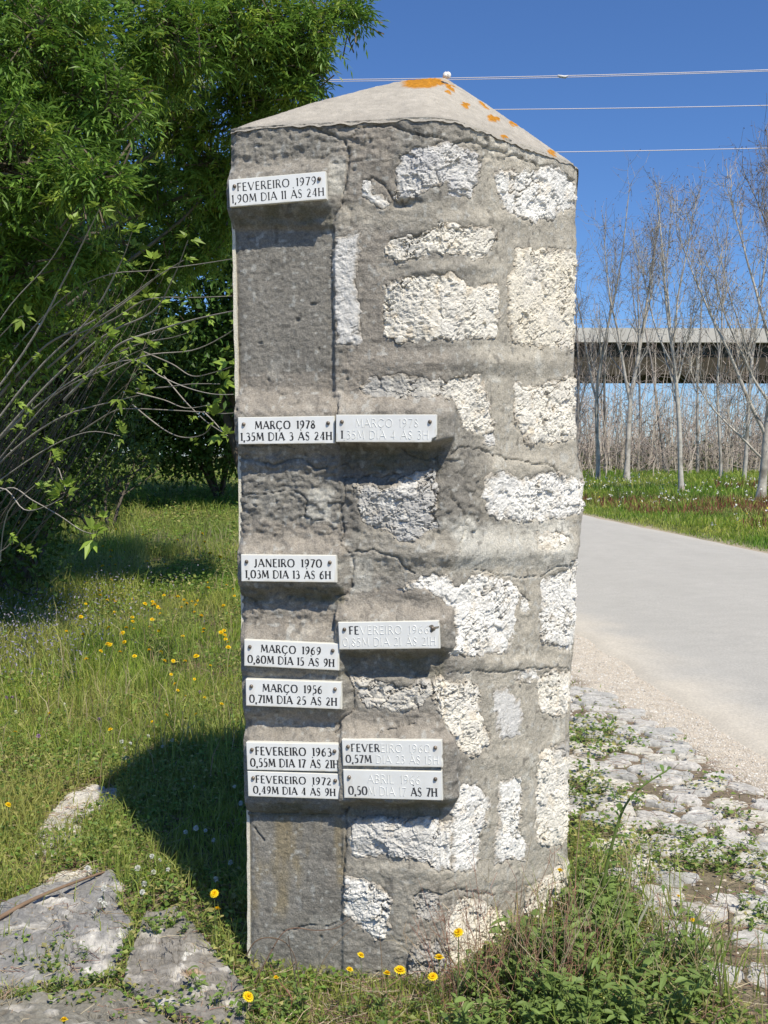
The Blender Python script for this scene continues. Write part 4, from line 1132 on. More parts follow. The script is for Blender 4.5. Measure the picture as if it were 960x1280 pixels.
# ================================================================== VEGETATION
def crown_leaflets(mb, lumps, per, rgen, leaf=(.055, .012), col=(.165, .285, .045), shoots_len=.22, ncomp=6, nleaf=7, sprawl=.55, tw=None, twcol=(.16, .13, .09)):
    """lumps: (x,y,z,rx,ry,rz). Every shoot ends in a tuft of pinnate leaves with narrow leaflets"""
    for (lx, ly, lz, rx, ry, rz) in lumps:
        n = int(per * (rx * ry * rz) ** (2 / 3.) / .25)
        d = unit(rgen.normal(size=(n, 3)))
        r = rgen.uniform(.25, 1.0, n) ** .45
        bump = 1 + .22 * fbm(d * 1.4 + np.array([lx, ly, lz]), 1.6, 3, 7)
        S = np.array([lx, ly, lz]) + d * np.array([rx, ry, rz]) * (r * bump)[:, None]
        D = unit(d * np.array([1, 1, .7]) + rgen.normal(size=(n, 3)) * sprawl + np.array([0, 0, .10]))
        if tw is not None:
            k = rgen.random(n) < .5
            A = S[k]; B = A - D[k] * .30 - d[k] * .12; M = (A + B) / 2 + rgen.normal(size=A.shape) * .015
            tubes(tw, np.stack([B, M, A], 1), np.tile([[.006, .0045, .003]], (len(A), 1)), 3, np.array(twcol))
        # compound leaves
        m = n * ncomp
        S2 = np.repeat(S, ncomp, 0); D2 = np.repeat(D, ncomp, 0)
        al = rgen.uniform(-.16, .04, m)
        D3 = unit(D2 * .7 + rgen.normal(size=(m, 3)) * .75 + np.array([0, 0, -.15]))
        S2 = S2 + D2 * al[:, None]
        Lr = rgen.uniform(.09, .17, m)
        side = unit(np.cross(D3, np.array([0, 0, 1.]) + rgen.normal(size=(m, 3)) * .3))
        vc = rgen.uniform(.75, 1.25, n).repeat(ncomp) * rgen.uniform(.85, 1.15, m)
        yel = rgen.random(n).repeat(ncomp)
        for q in range(nleaf):
            t = (q // 2 + 1) / ((nleaf + 1) / 2)
            sgn = 1 if q % 2 else -1
            if q == nleaf - 1: dd = D3; t = 1.0
            else: dd = D3 * .75 + side * sgn * .75
            dd = dd + rgen.normal(size=(m, 3)) * .18 + np.array([0, 0, -.28])
            B = S2 + D3 * (Lr * t)[:, None] - np.array([0, 0, 1.]) * (.25 * Lr * t * t)[:, None]
            nn = unit(np.array([0, 0, 1.]) + rgen.normal(size=(m, 3)) * .5)
            cc = np.array(col)[None] * vc[:, None] * rgen.uniform(.85, 1.15, (m, 1))
            cc = cc * np.where(yel[:, None] > .8, np.array([1.5, 1.18, 1.0]), 1.0)
            leaves(mb, B, dd, nn, rgen.uniform(.75, 1.25, m) * leaf[0], rgen.uniform(.8, 1.2, m) * leaf[1], cc, .22, .10)

def branchy(points, r0, r1):
    P = np.asarray(points, float); n = len(P)
    t = np.linspace(0, n - 1, (n - 1) * 5 + 1); i = np.clip(t.astype(int), 0, n - 2); f = (t - i)[:, None]
    p0 = P[np.maximum(i - 1, 0)]; p1 = P[i]; p2 = P[i + 1]; p3__ = P[np.minimum(i + 2, n - 1)]
    C_ = .5 * (2 * p1 + (p2 - p0) * f + (2 * p0 - 5 * p1 + 4 * p2 - p3__) * f ** 2 + (-p0 + 3 * p1 - 3 * p2 + p3__) * f ** 3)
    return C_, np.linspace(r0, r1, len(t))

def L(px, py, rpx, d, k=(1, 1, 1)):
    c_ = on_depth(float(px), float(py), d); s = d / F
    return (c_[0], c_[1], c_[2], rpx * s * k[0], rpx * s * 1.0 * k[1], rpx * s * k[2])

# ---- the ash tree whose crown fills the upper left
ash = thing('ash_tree', 'large ash tree with narrow bright green leaflets filling the upper left', 'tree', (-3.9, 8.6, 0))
AO = np.array([-3.9, 8.6, 0.])
ash_l = [L(55,60,100,6.0), L(20,205,92,5.7), L(112,228,58,5.5,(1,1,.8)), L(135,130,60,5.9), L(215,55,70,6.5), L(300,30,70,6.8), L(375,45,52,7.0,(1,1,.8)), L(432,12,34,7.1,(1,1,.7)),
         L(372,95,50,7.1), L(300,130,52,7.3), L(225,150,46,7.4), L(350,215,44,7.9), L(30,330,62,6.0), L(95,318,42,5.8,(1.2,1,.7)), L(20,420,55,6.2), L(262,215,40,7.6), L(325,170,40,7.6),
         L(180,235,36,7.8), L(235,300,46,8.0), L(285,265,34,7.9), L(170,330,50,8.2), L(110,410,50,8.2)]
ash_up = [L(60,-130,110,6.9), L(250,-110,100,7.2), L(400,-80,60,7.4), L(-140,60,130,6.0), L(-150,280,120,6.2), L(-160,450,90,6.4), L(150,-300,130,7.6), L(-60,-260,130,7.2), L(330,-240,110,7.6)]
mb = MB(); tw = MB()
g_ = np.random.default_rng(21)
ash_l = [(a[0], a[1], a[2], a[3] * .88, a[4] * .88, a[5] * .88) for a in ash_l]
crown_leaflets(mb, ash_l, 265, g_, leaf=(.062, .0155), tw=tw)
crown_leaflets(mb, ash_up, 60, g_, nleaf=5, leaf=(.09, .024), tw=tw)
trunk_pts = [(-3.9, 8.6, -.1), (-3.95, 8.5, 1.2), (-3.7, 8.2, 2.4), (-3.2, 7.8, 3.4)]
bt = MB()
c_, r_ = branchy(trunk_pts, .17, .10); tubes(bt, c_[None], r_[None], 10, np.array([.20, .18, .15]))
obj('trunk', bt.mesh('trunk', M_BARK, True, AO), ash)
limb = MB()
for l in ash_l + ash_up:
    e = np.array(l[:3]); s_ = np.array(trunk_pts[2 if e[2] > 2.2 else 1]) if g_.random() < .6 else np.array(trunk_pts[3])
    if e[2] < s_[2]: s_ = np.array(trunk_pts[1])
    m1 = s_ * .6 + e * .4 + g_.normal(size=3) * .12 + np.array([0, 0, .15])
    c_, r_ = branchy([s_, m1, e * .8 + m1 * .2 + g_.normal(size=3) * .08, e], .024, .005)
    tubes(limb, c_[None], r_[None], 6, np.array([.20, .18, .15]))
obj('limbs', limb.mesh('limbs', M_BARK, True, AO), ash, kind='stuff')
obj('twigs', tw.mesh('twigs', M_BARK, False, AO), ash, kind='stuff')
obj('crown', mb.mesh('crown', M_LEAF, False, AO), ash, kind='stuff')
print('ash leaves', mb.n // 4)

# ---- dense leafy shrubs and trees behind (broad dark leaves)
def leafcloud(name, label, cat, lumps, base, n_per, size, col, group=None, material=None, seed=1, trunk=.05, up=.15):
    g = np.random.default_rng(seed)
    t_ = thing(name, label, cat, tuple(base), group)
    b = np.array(base, float); mb = MB(); st = MB()
    for (lx, ly, lz, rx, ry, rz) in lumps:
        n = int(n_per * (rx * ry * rz) ** (2 / 3.))
        d = unit(g.normal(size=(n, 3))); r = g.uniform(.2, 1, n) ** .4
        bump = 1 + .30 * fbm(d * 1.5 + np.array([lx, ly, lz]), 1.5, 4, 17)
        S = np.array([lx, ly, lz]) + d * np.array([rx, ry, rz]) * (r * bump)[:, None]
        k = 6
        S = np.repeat(S, k, 0) + g.normal(size=(n * k, 3)) * size * 1.5
        D = unit(np.repeat(d, k, 0) + g.normal(size=(n * k, 3)) * .9)
        nn = unit(g.normal(size=(n * k, 3)) * .6 + np.array([0, 0, 1]))
        cc = np.array(col)[None] * g.uniform(.7, 1.3, (n, 1)).repeat(k, 0) * g.uniform(.8, 1.2, (n * k, 1))
        S[:, 2] = np.maximum(S[:, 2], ground_z(S[:, 0], S[:, 1]) + .02)
        leaves(mb, S, D, nn, g.uniform(.8, 1.3, n * k) * size, g.uniform(.8, 1.2, n * k) * size * .55, cc, .15, .1)
        e = np.array([lx, ly, lz]); m1 = b * .5 + e * .5 + g.normal(size=3) * .1
        c_, r_ = branchy([b + np.array([0, 0, -.1]), m1, e + d[0] * .2], trunk, trunk * .12)
        tubes(st, c_[None], r_[None], 6, np.array([.12, .10, .08]))
        for q in range(6):
            c_, r_ = branchy([m1, (m1 + e) / 2 + g.normal(size=3) * .2, e + d[q] * np.array([rx, ry, rz]) * .7], trunk * .3, trunk * .06)
            tubes(st, c_[None], r_[None], 4, np.array([.12, .10, .08]))
    obj('stems', st.mesh('stems', M_BARK, True, b), t_)
    obj('crown', mb.mesh('crown', material or M_SHADE_LEAF, False, b), t_, kind='stuff')
    return t_

def gp(px, d):
    r = ray(float(px), 570.); x = r[0] / r[1] * d
    return (x, d, float(ground_z(x, d)))
leafcloud('bramble_bush', 'rounded dark green bush behind the grassy track, touching the pillar edge', 'bush', [L(262,500,52,17), L(285,555,40,16.5), L(235,460,55,18), L(330,500,70,17.5), L(200,520,45,17), L(225,565,34,16.6), L(290,440,60,18), L(200,440,60,18.5)], gp(275, 17.2), 1000, .10, (.10, .185, .035), 'dark bushes closing off the grassy track', seed=31)
leafcloud('bramble_bush', 'dark green bush behind the fig stems, at the far left end of the track', 'bush', [L(150,500,60,17), L(90,520,70,16), L(190,545,34,17), L(40,560,60,15)], gp(130, 17), 900, .10, (.08, .15, .03), 'dark bushes closing off the grassy track', seed=32)
leafcloud('pale_shrub', 'small yellowish green shrub beside the grassy track, in front of the dark bushes', 'bush', [L(135,590,34,12.5,(1.2,1,.8)), L(170,578,24,13), L(95,610,30,12)], gp(135, 12.6), 600, .055, (.13, .20, .035), seed=33, trunk=.03, material=M_LEAF)
leafcloud('background_tree', 'dark broad-leaved tree behind the ash crown, far left', 'tree', [L(60,330,95,13), L(20,180,120,13.5), L(100,60,120,13.5), L(60,-120,120,13.5), L(90,450,80,13), L(-80,300,150,13), L(-80,50,150,13), L(130,280,70,14), L(150,200,60,14.5), L(170,350,60,14)], gp(40, 13.4), 260, .15, (.045, .095, .018), 'trees behind the ash', seed=34, trunk=.10)
leafcloud('background_tree', 'dark broad-leaved tree behind the ash crown, nearest the pillar', 'tree', [L(250,380,75,15), L(290,250,70,15.5), L(330,330,80,15), L(210,240,50,16), L(300,440,60,15), L(370,200,55,16), L(200,110,50,16), L(330,60,55,16)], gp(318, 15.4), 520, .12, (.06, .125, .022), 'trees behind the ash', seed=35, trunk=.08)

leafcloud('dark_shrub', 'dark leafy shrub behind the fig stems at the left edge', 'bush', [L(10,560,80,8.2), L(50,480,80,8.6), L(-30,650,60,7.8), L(105,585,42,8.8), L(90,400,70,9), L(20,640,40,8), L(60,630,34,8.2), L(130,500,44,9), L(150,430,60,9.4), L(170,560,32,9.6), L(20,690,50,7.4), L(-30,420,90,8.6), L(110,330,60,9.4)], gp(10, 8.4), 1300, .06, (.075, .13, .025), seed=36, trunk=.03)
# ---- fig tree: pale arching stems with young leaves
fig = thing('fig_tree', 'leaning fig tree with pale bare arching stems and young lobed leaves, lower left', 'tree', (-4.3, 7.2, float(ground_z(-4.3, 7.2))))
FO = np.array([-4.3, 7.2, float(ground_z(-4.3, 7.2))])
g_ = np.random.default_rng(44)
stem = MB(); tips = []
def stem_px(pts, ds, r0, r1, col=(.36, .325, .275)):
    P = [on_depth(float(p[0]), float(p[1]), d) for p, d in zip(pts, ds)]
    c_, r_ = branchy(P, r0, r1); tubes(stem, c_[None], r_[None], 7, np.array(col) * g_.uniform(.8, 1.1))
    tips.append((P[-1], unit(P[-1] - P[-2])))
    return P
FIGS = [ # traced stems
 [(-40,620),(20,560),(80,520),(150,500),(176,494)], [(100,540),(140,515),(166,511),(235,514),(275,517),(305,515)], [(166,506),(185,522),(210,540),(232,547),(256,542),(268,525)],
 [(170,491),(205,500),(232,510),(262,506)], [(60,500),(90,480),(130,462),(160,445),(185,434)], [(80,500),(120,460),(150,430),(200,412),(240,400),(285,390),(310,386)],
 [(150,440),(180,428),(215,422),(240,414)], [(20,470),(60,430),(110,405),(150,380),(190,350),(230,325)], [(90,420),(140,400),(175,378),(200,372),(240,372),(290,370)],
 [(60,460),(100,425),(130,398),(180,360),(200,340)], [(30,520),(100,470),(165,450),(200,470),(235,485),(270,493),(310,492)], [(170,486),(206,484),(240,480),(275,480)],
 [(130,470),(180,445),(240,438),(280,420),(300,405)], [(-60,640),(0,610),(30,637),(60,632),(80,620)], [(-40,640),(10,610),(40,625),(75,645),(100,662),(118,668)],
 [(-60,700),(0,690),(30,655),(40,640)], [(-60,560),(30,440),(80,350),(110,290),(125,260)], [(-60,520),(0,400),(60,330),(90,280)], [(-60,600),(40,470),(110,400),(150,330),(165,290)],
 [(-30,580),(60,480),(130,420),(190,390),(216,348),(235,300)], [(-50,640),(10,560),(70,490),(110,445),(130,420)], [(0,700),(10,640),(50,600),(70,560)], [(-60,470),(-10,430),(20,400),(30,395)],
 [(0,600),(60,560),(110,540),(150,545)], [(180,440),(215,455),(240,470),(266,466),(290,458)], [(205,470),(230,500),(250,520),(262,530),(285,545)], [(255,515),(270,530),(282,545)],
 [(70,610),(72,585),(78,600),(82,612)], [(-20,480),(70,380),(130,345),(190,338),(250,330),(300,322)],
]
for k, f_ in enumerate(FIGS):
    d0 = 6.2 - .05 * (k % 7); ds = [d0 - .22 * i - .1 * (k % 3) for i in range(len(f_))]
    big = k in (0, 5, 7, 9, 16, 18, 19)
    stem_px(f_, ds, .0075 if big else .0042, .0018)
for k in range(70):       # thick bundle of darker stems inside
    x0 = g_.uniform(-90, 40); y0 = g_.uniform(540, 700)
    x1 = x0 + g_.uniform(60, 190); y1 = y0 - g_.uniform(160, 330)
    m_ = ((x0 + x1) / 2 + g_.uniform(-20, 20), (y0 + y1) / 2 + g_.uniform(-10, 40))
    stem_px([(x0, y0), m_, (x1, y1)], [6.6, 6.4, 6.2 + g_.uniform(-.2, .8)], .0040, .0014, (.15, .13, .105))
base_pts = [on_depth(float(f_[0][0]), float(f_[0][1]), 6.2) for f_ in FIGS if f_[0][0] < 35]
for p in base_pts[::1]:
    c_, r_ = branchy([FO + np.array([0, 0, -.1]) + g_.normal(size=3) * .05, FO * .5 + p * .5 + g_.normal(size=3) * .08, p], .017, .009)
    tubes(stem, c_[None], r_[None], 7, np.array([.30, .27, .23]))
obj('stems', stem.mesh('stems', M_BARK, True, FO), fig)
fl = MB()
def fig_tuft(P, D, s, n=5):
    B = np.tile(P, (n, 1)); a = g_.uniform(0, 6.28, n)
    base_d = unit(D[None] * .6 + g_.normal(size=(n, 3)) * .7 + np.array([0, 0, .35]))
    c_ = np.array([.27, .38, .06]) * g_.uniform(.7, 1.15)
    for k in range(n):
        d = base_d[k]; nn = unit(np.array([0, -.4, 1.]) + g_.normal(size=3) * .5); sd_ = unit(np.cross(d, nn))
        Ls = s * g_.uniform(.6, 1.2)
        p0 = P + d * Ls * .35
        dirs = np.array([d, d * .8 + sd_ * .7, d * .8 - sd_ * .7]); LL = np.array([1, .78, .78]) * Ls
        leaves(fl, np.tile(p0, (3, 1)), dirs, np.tile(nn, (3, 1)), LL, LL * .42, c_ * g_.uniform(.8, 1.2), .12, .15)
for P, D in tips: fig_tuft(P, D, g_.uniform(.05, .09), 4)
for px, py, s in [(150,497,.11),(18,505,.08),(33,515,.08),(65,572,.10),(22,537,.08),(50,612,.12),(70,615,.09),(130,650,.12),(118,655,.09),(12,670,.08),(30,688,.09),(44,692,.08),(72,628,.07),(155,535,.09),(165,440,.08),(80,455,.09),
                  (52,448,.08),(170,455,.07),(237,435,.08),(240,520,.06),(243,553,.07),(205,460,.08),(260,398,.06),(285,440,.07),(190,432,.05),(120,390,.08),(75,365,.09),(45,350,.08),(215,400,.06),(100,470,.06),(5,600,.08),(90,655,.07),(160,395,.06),(275,470,.06),(10,450,.07)]:
    fig_tuft(on_depth(float(px), float(py), g_.uniform(5.0, 5.9)), unit(g_.normal(size=3)), s * .52, 5)
obj('leaves', fl.mesh('leaves', M_LEAF, False, FO), fig, kind='stuff')

# ================================================================== BARE TREES BEYOND THE ROAD
def bare_tree(base, height, r0, label, seed, lean=(0, 0), forks=(), spread=.35, bark=(.50, .47, .42), catkin=True, nb=30, low=.22, group='bare slender trees beyond the road'):
    g = np.random.default_rng(seed)
    b = np.array(base, float)
    t_ = thing('bare_tree', label, 'tree', tuple(b), group); r0 = r0 * .8
    tr = MB(); br = MB(); tw = MB(); ck = MB()
    bark = np.array(bark)
    def leader(p0, d0, Ln, ra, rb, K=9):
        pts = [p0]; d = np.array(d0, float)
        for i in range(K):
            d = unit(d + g.normal(size=3) * .05 + np.array([0, 0, .05])); pts.append(pts[-1] + d * Ln / K)
        return branchy(pts, ra, rb)
    leaders = []
    c_, r_ = leader(b + [0, 0, -.2], [lean[0], lean[1], 1], height + .2, r0, r0 * .12); leaders.append((c_, r_))
    for (fh, dx, dy, ln, rr) in forks:
        i = int(fh * (len(c_) - 1)); leaders.append(leader(c_[i], [dx, dy, 1], ln * height, r_[i] * rr, r0 * .08))
    for cc_, rr_ in leaders:
        cc2, rr2 = branchy(cc_[::2], rr_[0], rr_[-1]); rr2 = np.interp(np.linspace(0, 1, len(cc2)), np.linspace(0, 1, len(rr_)), rr_)
        rr2 = rr2 * (1 + .12 * fbm(cc2, 3, 3, seed)) * (1 + .5 * np.exp(-(cc2[:, 2] - b[2]).clip(0) / .25))
        nb0 = len(tr.C); tubes(tr, cc2[None], rr2[None], 10, bark)
        f = (.75 * sst(.05, .4, fbm(tr.V[-1] * np.array([2, 2, 1]), 3.6, 4, seed + 3)))[:, None]; tr.C[-1] = tr.C[-1] * (1 - f) + np.array([.13, .115, .09]) * f
    B1 = []; 
    for cc_, rr_ in leaders:
        n = int(nb * .62 * len(cc_) / 46 * (rr_[0] / r0 * .5 + .5)) + 4
        for q in range(n):
            f = low + (1 - low) * g.random() ** .8; i = min(int(f * (len(cc_) - 1)), len(cc_) - 2)
            a = g.uniform(0, 6.28); ln = height * g.uniform(.09, .22) * (1.15 - .75 * f)
            d = unit(np.array([math.cos(a) * spread * 1.3, math.sin(a) * spread * 1.3, g.uniform(.7, 1.4)]))
            pts = [cc_[i]]
            for s_ in range(4):
                d = unit(d + g.normal(size=3) * .12 + np.array([0, 0, .12])); pts.append(pts[-1] + d * ln / 4)
            B1.append((np.array(pts), max(min(rr_[i] * .45, .03), .010)))
    P = np.array([p for p, _ in B1]); R = np.array([[r, r * .8, r * .6, r * .45, r * .25] for _, r in B1])
    tubes(br, P, R, 5, bark * .92)
    # twigs
    nt = 4
    k = np.repeat(np.arange(len(P)), nt); f = g.uniform(.2, 1, len(k)) * 3.999; i = f.astype(int); ff = (f - i)[:, None]
    S = P[k, i] * (1 - ff) + P[k, i + 1] * ff; d = unit(P[k, i + 1] - P[k, i] + g.normal(size=(len(k), 3)) * .5 + np.array([0, 0, .25]))
    ln = height * g.uniform(.03, .085, len(k))[:, None]
    T = np.stack([S, S + d * ln * .5 + g.normal(size=S.shape) * .02, S + unit(d + np.array([0, 0, .3])) * ln], 1)
    tubes(tw, T, np.tile([[.0070, .0055, .003]], (len(T), 1)), 3, bark * .72)
    k2 = np.repeat(np.arange(len(T)), 1); f = g.uniform(.2, 1, len(k2))[:, None]
    S = T[k2, 0] * (1 - f) + T[k2, 2] * f; d = unit(d[k2] + g.normal(size=S.shape) * .6)
    T2 = np.stack([S, S + d * .22, S + d * .42 + np.array([0, 0, .05])], 1)
    tubes(tw, T2, np.tile([[.0045, .0035, .0025]], (len(T2), 1)), 3, bark * np.array([.66, .56, .52]))
    if catkin:
        E = np.concatenate([T2[:, 2], T[:, 2]]); E = E[g.random(len(E)) < .55]
        leaves(ck, E, unit(g.normal(size=E.shape) * .5 + np.array([0, 0, -.6])), unit(g.normal(size=E.shape)), g.uniform(.05, .10, len(E)), .028, np.array([.20, .135, .10]), .3)
    obj('trunk', tr.mesh('trunk', M_BARK, True, b), t_)
    obj('branches', br.mesh('branches', M_BARK, True, b), t_, kind='stuff')
    obj('twigs', tw.mesh('twigs', M_BARK, False, b), t_, kind='stuff')
    if catkin: obj('buds', ck.mesh('buds', M_SHADE_LEAF, False, b), t_, kind='stuff')
    return t_

def tree_px(bx, d, ty, w, label, seed, tx=None, **k):
    b = gp(bx, d); top = on_depth(float(tx if tx is not None else bx), float(ty), d)
    h = top[2] - b[2]; lean = ((top[0] - b[0]) / h, 0)
    return bare_tree(b, h, w / 2 * d / F, label, seed, lean=lean, **k)
PALE = (.44, .41, .36); GR = (.30, .27, .24)
tree_px(748, 38, 235, 7, 'slim pale trunk nearest the pillar, first of the bare trees from the left', 61, tx=752, forks=[(.3, -.12, 0, .45, .7)], bark=PALE)
tree_px(757, 44, 300, 5, 'thin grey bare tree just right of the first pale trunk', 62, tx=765, bark=GR, nb=22)
tree_px(783, 36, 235, 9, 'pale forked bare tree, its trunk splitting below the viaduct into two rising stems', 63, tx=800, forks=[(.30, -.30, .05, .62, .8), (.52, .22, 0, .4, .7), (.45, .1, .1, .4, .6)], bark=PALE, nb=36)
tree_px(853, 30, 218, 8.5, 'pale straight bare tree in the middle, its upper stems opening like a V', 64, tx=846, forks=[(.48, .20, 0, .50, .8), (.50, -.14, 0, .45, .6), (.40, -.45, .1, .36, .6), (.36, .40, .1, .34, .5)], bark=(.50, .47, .41), nb=34)
tree_px(832, 46, 330, 5, 'thin bare stem left of the straight middle tree, partly behind it', 65, tx=826, bark=GR, nb=18)
tree_px(872, 42, 300, 5, 'thin pale bare stem just right of the middle tree', 66, tx=868, bark=PALE, nb=18)
tree_px(902, 34, 260, 5.5, 'thin bare tree between the middle tree and the thick right trunk, left of two', 67, tx=905, bark=PALE, nb=24, forks=[(.5, -.3, 0, .4, .6)])
tree_px(930, 33, 205, 6.5, 'thin bare tree between the middle tree and the thick right trunk, right of two', 68, tx=934, bark=PALE, nb=26, forks=[(.4, -.25, 0, .5, .7)])
tree_px(951, 25, 170, 13, 'thick mottled bare tree at the right edge with long branches reaching left', 69, tx=990, bark=(.50, .46, .39), nb=44, forks=[(.22, -.55, .05, .62, .6), (.30, -.75, 0, .40, .45), (.42, -.30, 0, .5, .6), (.15, -1.1, .1, .34, .35)])
tree_px(1010, 28, 140, 12, 'bare tree just outside the right edge, its twigs reaching into the picture', 70, tx=985, bark=GR, nb=44, forks=[(.35, -.40, 0, .5, .6), (.5, -.3, 0, .4, .6)])
tree_px(720, 40, 330, 6, 'bare tree half hidden behind the right edge of the pillar', 71, tx=728, bark=GR, nb=34, forks=[(.3, .25, 0, .4, .6)])
tree_px(805, 52, 310, 5, 'distant thin bare tree right of the forked tree', 72, tx=812, bark=GR, nb=18)
tree_px(640, 40, 260, 7, 'bare tree hidden behind the pillar', 73, bark=GR, nb=20)

# thicket of bare saplings behind
g_ = np.random.default_rng(80)
N = 1000
d = g_.uniform(40, 74, N); px = g_.uniform(560, 1120, N); r = (px - 480) / F
x = r * d; zb = ground_z(x, d)
hh = g_.uniform(2.0, 6.8, N) * np.where(g_.random(N) < .14, 1.6, 1) * (.75 + .3 * fbm(p3(x, d), .09, 2, 5)) ; lean = g_.normal(size=(N, 2)) * .10
t = np.linspace(0, 1, 6)
P = np.stack([x[:, None] + lean[:, :1] * hh[:, None] * t + g_.normal(size=(N, 6)) * .06, d[:, None] + lean[:, 1:] * hh[:, None] * t, zb[:, None] - .1 + hh[:, None] * t], -1)
R = (g_.uniform(.014, .040, N)[:, None]) * np.linspace(1, .25, 6)[None]
mb = MB(); tubes(mb, P, R, 3, np.array([.42, .38, .32])[None] * g_.uniform(.6, 1.35, (N, 1)) * np.array([1, .97, .95]))
K = 11
k = np.repeat(np.arange(N), K); f = g_.uniform(.06, .98, N * K) * 4.999; i = f.astype(int); ff = (f - i)[:, None]
S = P[k, i] * (1 - ff) + P[k, i + 1] * ff
D = unit(g_.normal(size=(N * K, 3)) * .8 + np.array([0, 0, .8])); ln = g_.uniform(.4, 1.5, (N * K, 1))
T = np.stack([S, S + D * ln * .5, S + unit(D + g_.normal(size=S.shape) * .2) * ln], 1)
tubes(mb, T, np.tile([[.013, .010, .006]], (N * K, 1)), 3, np.array([.36, .30, .26])[None] * g_.uniform(.6, 1.4, (N * K, 1)))
obj('thicket', mb.mesh('thicket', M_BARK, False), None, kind='stuff', label='grey brown thicket of bare saplings behind the trees', category='thicket')
# low scrub belt on the far horizon
mb = MB(); N = 26000
d = g_.uniform(48, 110, N); px = g_.uniform(380, 1200, N); x = (px - 480) / F * d; zb = ground_z(x, d)
hgt = 1.4 + 1.3 * fbm(p3(x, d), .12, 3, 15)
S = np.stack([x, d, zb + g_.random(N) * np.maximum(hgt, .4)], 1)
leaves(mb, S, unit(g_.normal(size=S.shape) + np.array([0, 0, .6])), unit(g_.normal(size=S.shape)), g_.uniform(.25, .6, N), .12, np.array([[.20, .17, .13], [.15, .16, .08], [.22, .18, .15], [.13, .17, .06]])[g_.integers(0, 4, N)], .2)
obj('far_scrub', mb.mesh('far_scrub', M_SHADE_LEAF, False), None, kind='stuff', label='brown scrub along the horizon behind the bare trees', category='scrub')
# ================================================================== GROUND COVER
g_ = np.random.default_rng(90)
def polar(n, d0, d1, a0, a1, pw=1.0):
    d = d0 * (d1 / d0) ** (g_.random(n) ** pw); a = np.radians(g_.uniform(a0, a1, n))
    return d * np.tan(a), d
def rock_mask(x, y):
    m = np.zeros(x.shape, bool)
    for w in ROCK_POLY:
        k = (x > w[:, 0].min() - .05) & (x < w[:, 0].max() + .05) & (y > w[:, 1].min() - .05) & (y < w[:, 1].max() + .05)
        if k.any(): mm = np.zeros(x.shape, bool); mm[k] = sdist(x[k], y[k], w) > .012; m |= mm
    return m
SS = np.array(STONE_SPOTS)
def stone_mask(x, y):
    m = np.zeros(x.shape, bool)
    k = np.where((x > .3) & (x < 2.2) & (y < 6.6))[0]
    if len(k):
        for c0 in range(0, len(k), 4000):
            kk = k[c0:c0 + 4000]
            d = ((x[kk, None] - SS[None, :, 0]) / (SS[None, :, 2] * .86)) ** 2 + ((y[kk, None] - SS[None, :, 1]) / (SS[None, :, 3] * .86)) ** 2
            m[kk] = (d < 1).any(1)
    return m
GREENS = np.array([[.31, .38, .065], [.22, .31, .055], [.38, .41, .10], [.44, .42, .14], [.55, .48, .27], [.16, .24, .05]])
def gcol(n, p, x, y):
    c = GREENS[g_.choice(len(GREENS), n, p=p)] * g_.uniform(.75, 1.25, (n, 1))
    k = fbm(p3(x, y), .8, 3, 301)[:, None]
    lush = sst(.02, .22, fbm(p3(x, y), .55, 3, 381))[:, None]; dry = sst(.05, .28, fbm(p3(x, y), .8, 3, 382))[:, None]
    c = c * (1 - .55 * lush) + np.array([.15, .30, .035]) * .55 * lush * g_.uniform(.7, 1.3, (n, 1))
    c = c * (1 - .5 * dry) + np.array([.50, .44, .18]) * .5 * dry * g_.uniform(.7, 1.3, (n, 1))
    return c * (1 + .3 * k * np.array([1.1, .6, .3])) * np.array([.92, 1.03, .72])

_pt = [(905,1078,48,16),(860,1060,40,14),(740,925,45,22),(725,990,40,24),(770,1000,40,14),(940,1090,30,16),(955,1150,26,22),(820,1092,60,16),(790,1060,50,18),(800,930,14,5),(880,985,25,6),(930,1030,25,7),(770,1075,40,22),(850,930,12,4),(745,1050,36,26),(900,1020,14,5)]
def patch_mask(x, y):
    P_ = np.stack([x, y, ground_z(x, y)], -1); a, b_ = proj(P_); j = fbm(p3(x, y), 9, 3, 361)
    m = np.zeros(x.shape, bool)
    for cx, cy, rx, ry in _pt: m |= (((a - cx) / rx) ** 2 + ((b_ - cy) / ry) ** 2) < 1 + 1.4 * j
    return m
def paving_zone(x, y): return (x > XCL(y)) & (y > 2.05) & (y < 6.4)
# left field and everything on the near side of the road
x, y = polar(300000, 2.05, 34, -29, 27)
pv = paving_zone(x, y); pm = patch_mask(x, y)
keep = (x < shoulder(y) - .02 + .05 * g_.normal(size=len(x))) & ~(rock_mask(x, y) & (g_.random(len(x)) < np.where(fbm(p3(x, y), 7, 3, 371) > .12, .6, .985))) & ~(stone_mask(x, y) & ~(pm & (g_.random(len(x)) < .5))) & ~in_pillar(x, y, .0)
tuft = fbm(p3(x, y), 2.6, 3, 305)
gr2 = fbm(p3(x, y), 1.7, 3, 231)
keep &= ~(pv & ~pm & (g_.random(len(x)) < .80))
bare = fbm(p3(x, y), 1.2, 4, 306)
keep &= ~((bare > .10) & (y < 9) & (g_.random(len(x)) < .6))
keep &= ~((y < 3.0) & (x < -.35) & (fbm(p3(x, y), 4, 3, 307) < .05) & (g_.random(len(x)) < .8))   # thin soil round the rocks
x, y, pv = x[keep], y[keep], pv[keep]
n = len(x)
hf = .6 + .55 * (fbm(p3(x, y), 1.5, 3, 308) + .5)
h = np.where(pv, .022, np.where((y < 2.42) & (x > -.5) & (x < .45), .6, 1) * np.interp(y, [2, 3, 5, 9, 20, 34], [.05, .075, .12, .17, .19, .24])) * g_.uniform(.45, 1.5, n) * hf
h = h * np.where((x / y > -.24) & (y > 5.5) & (x < 0), .5, 1)
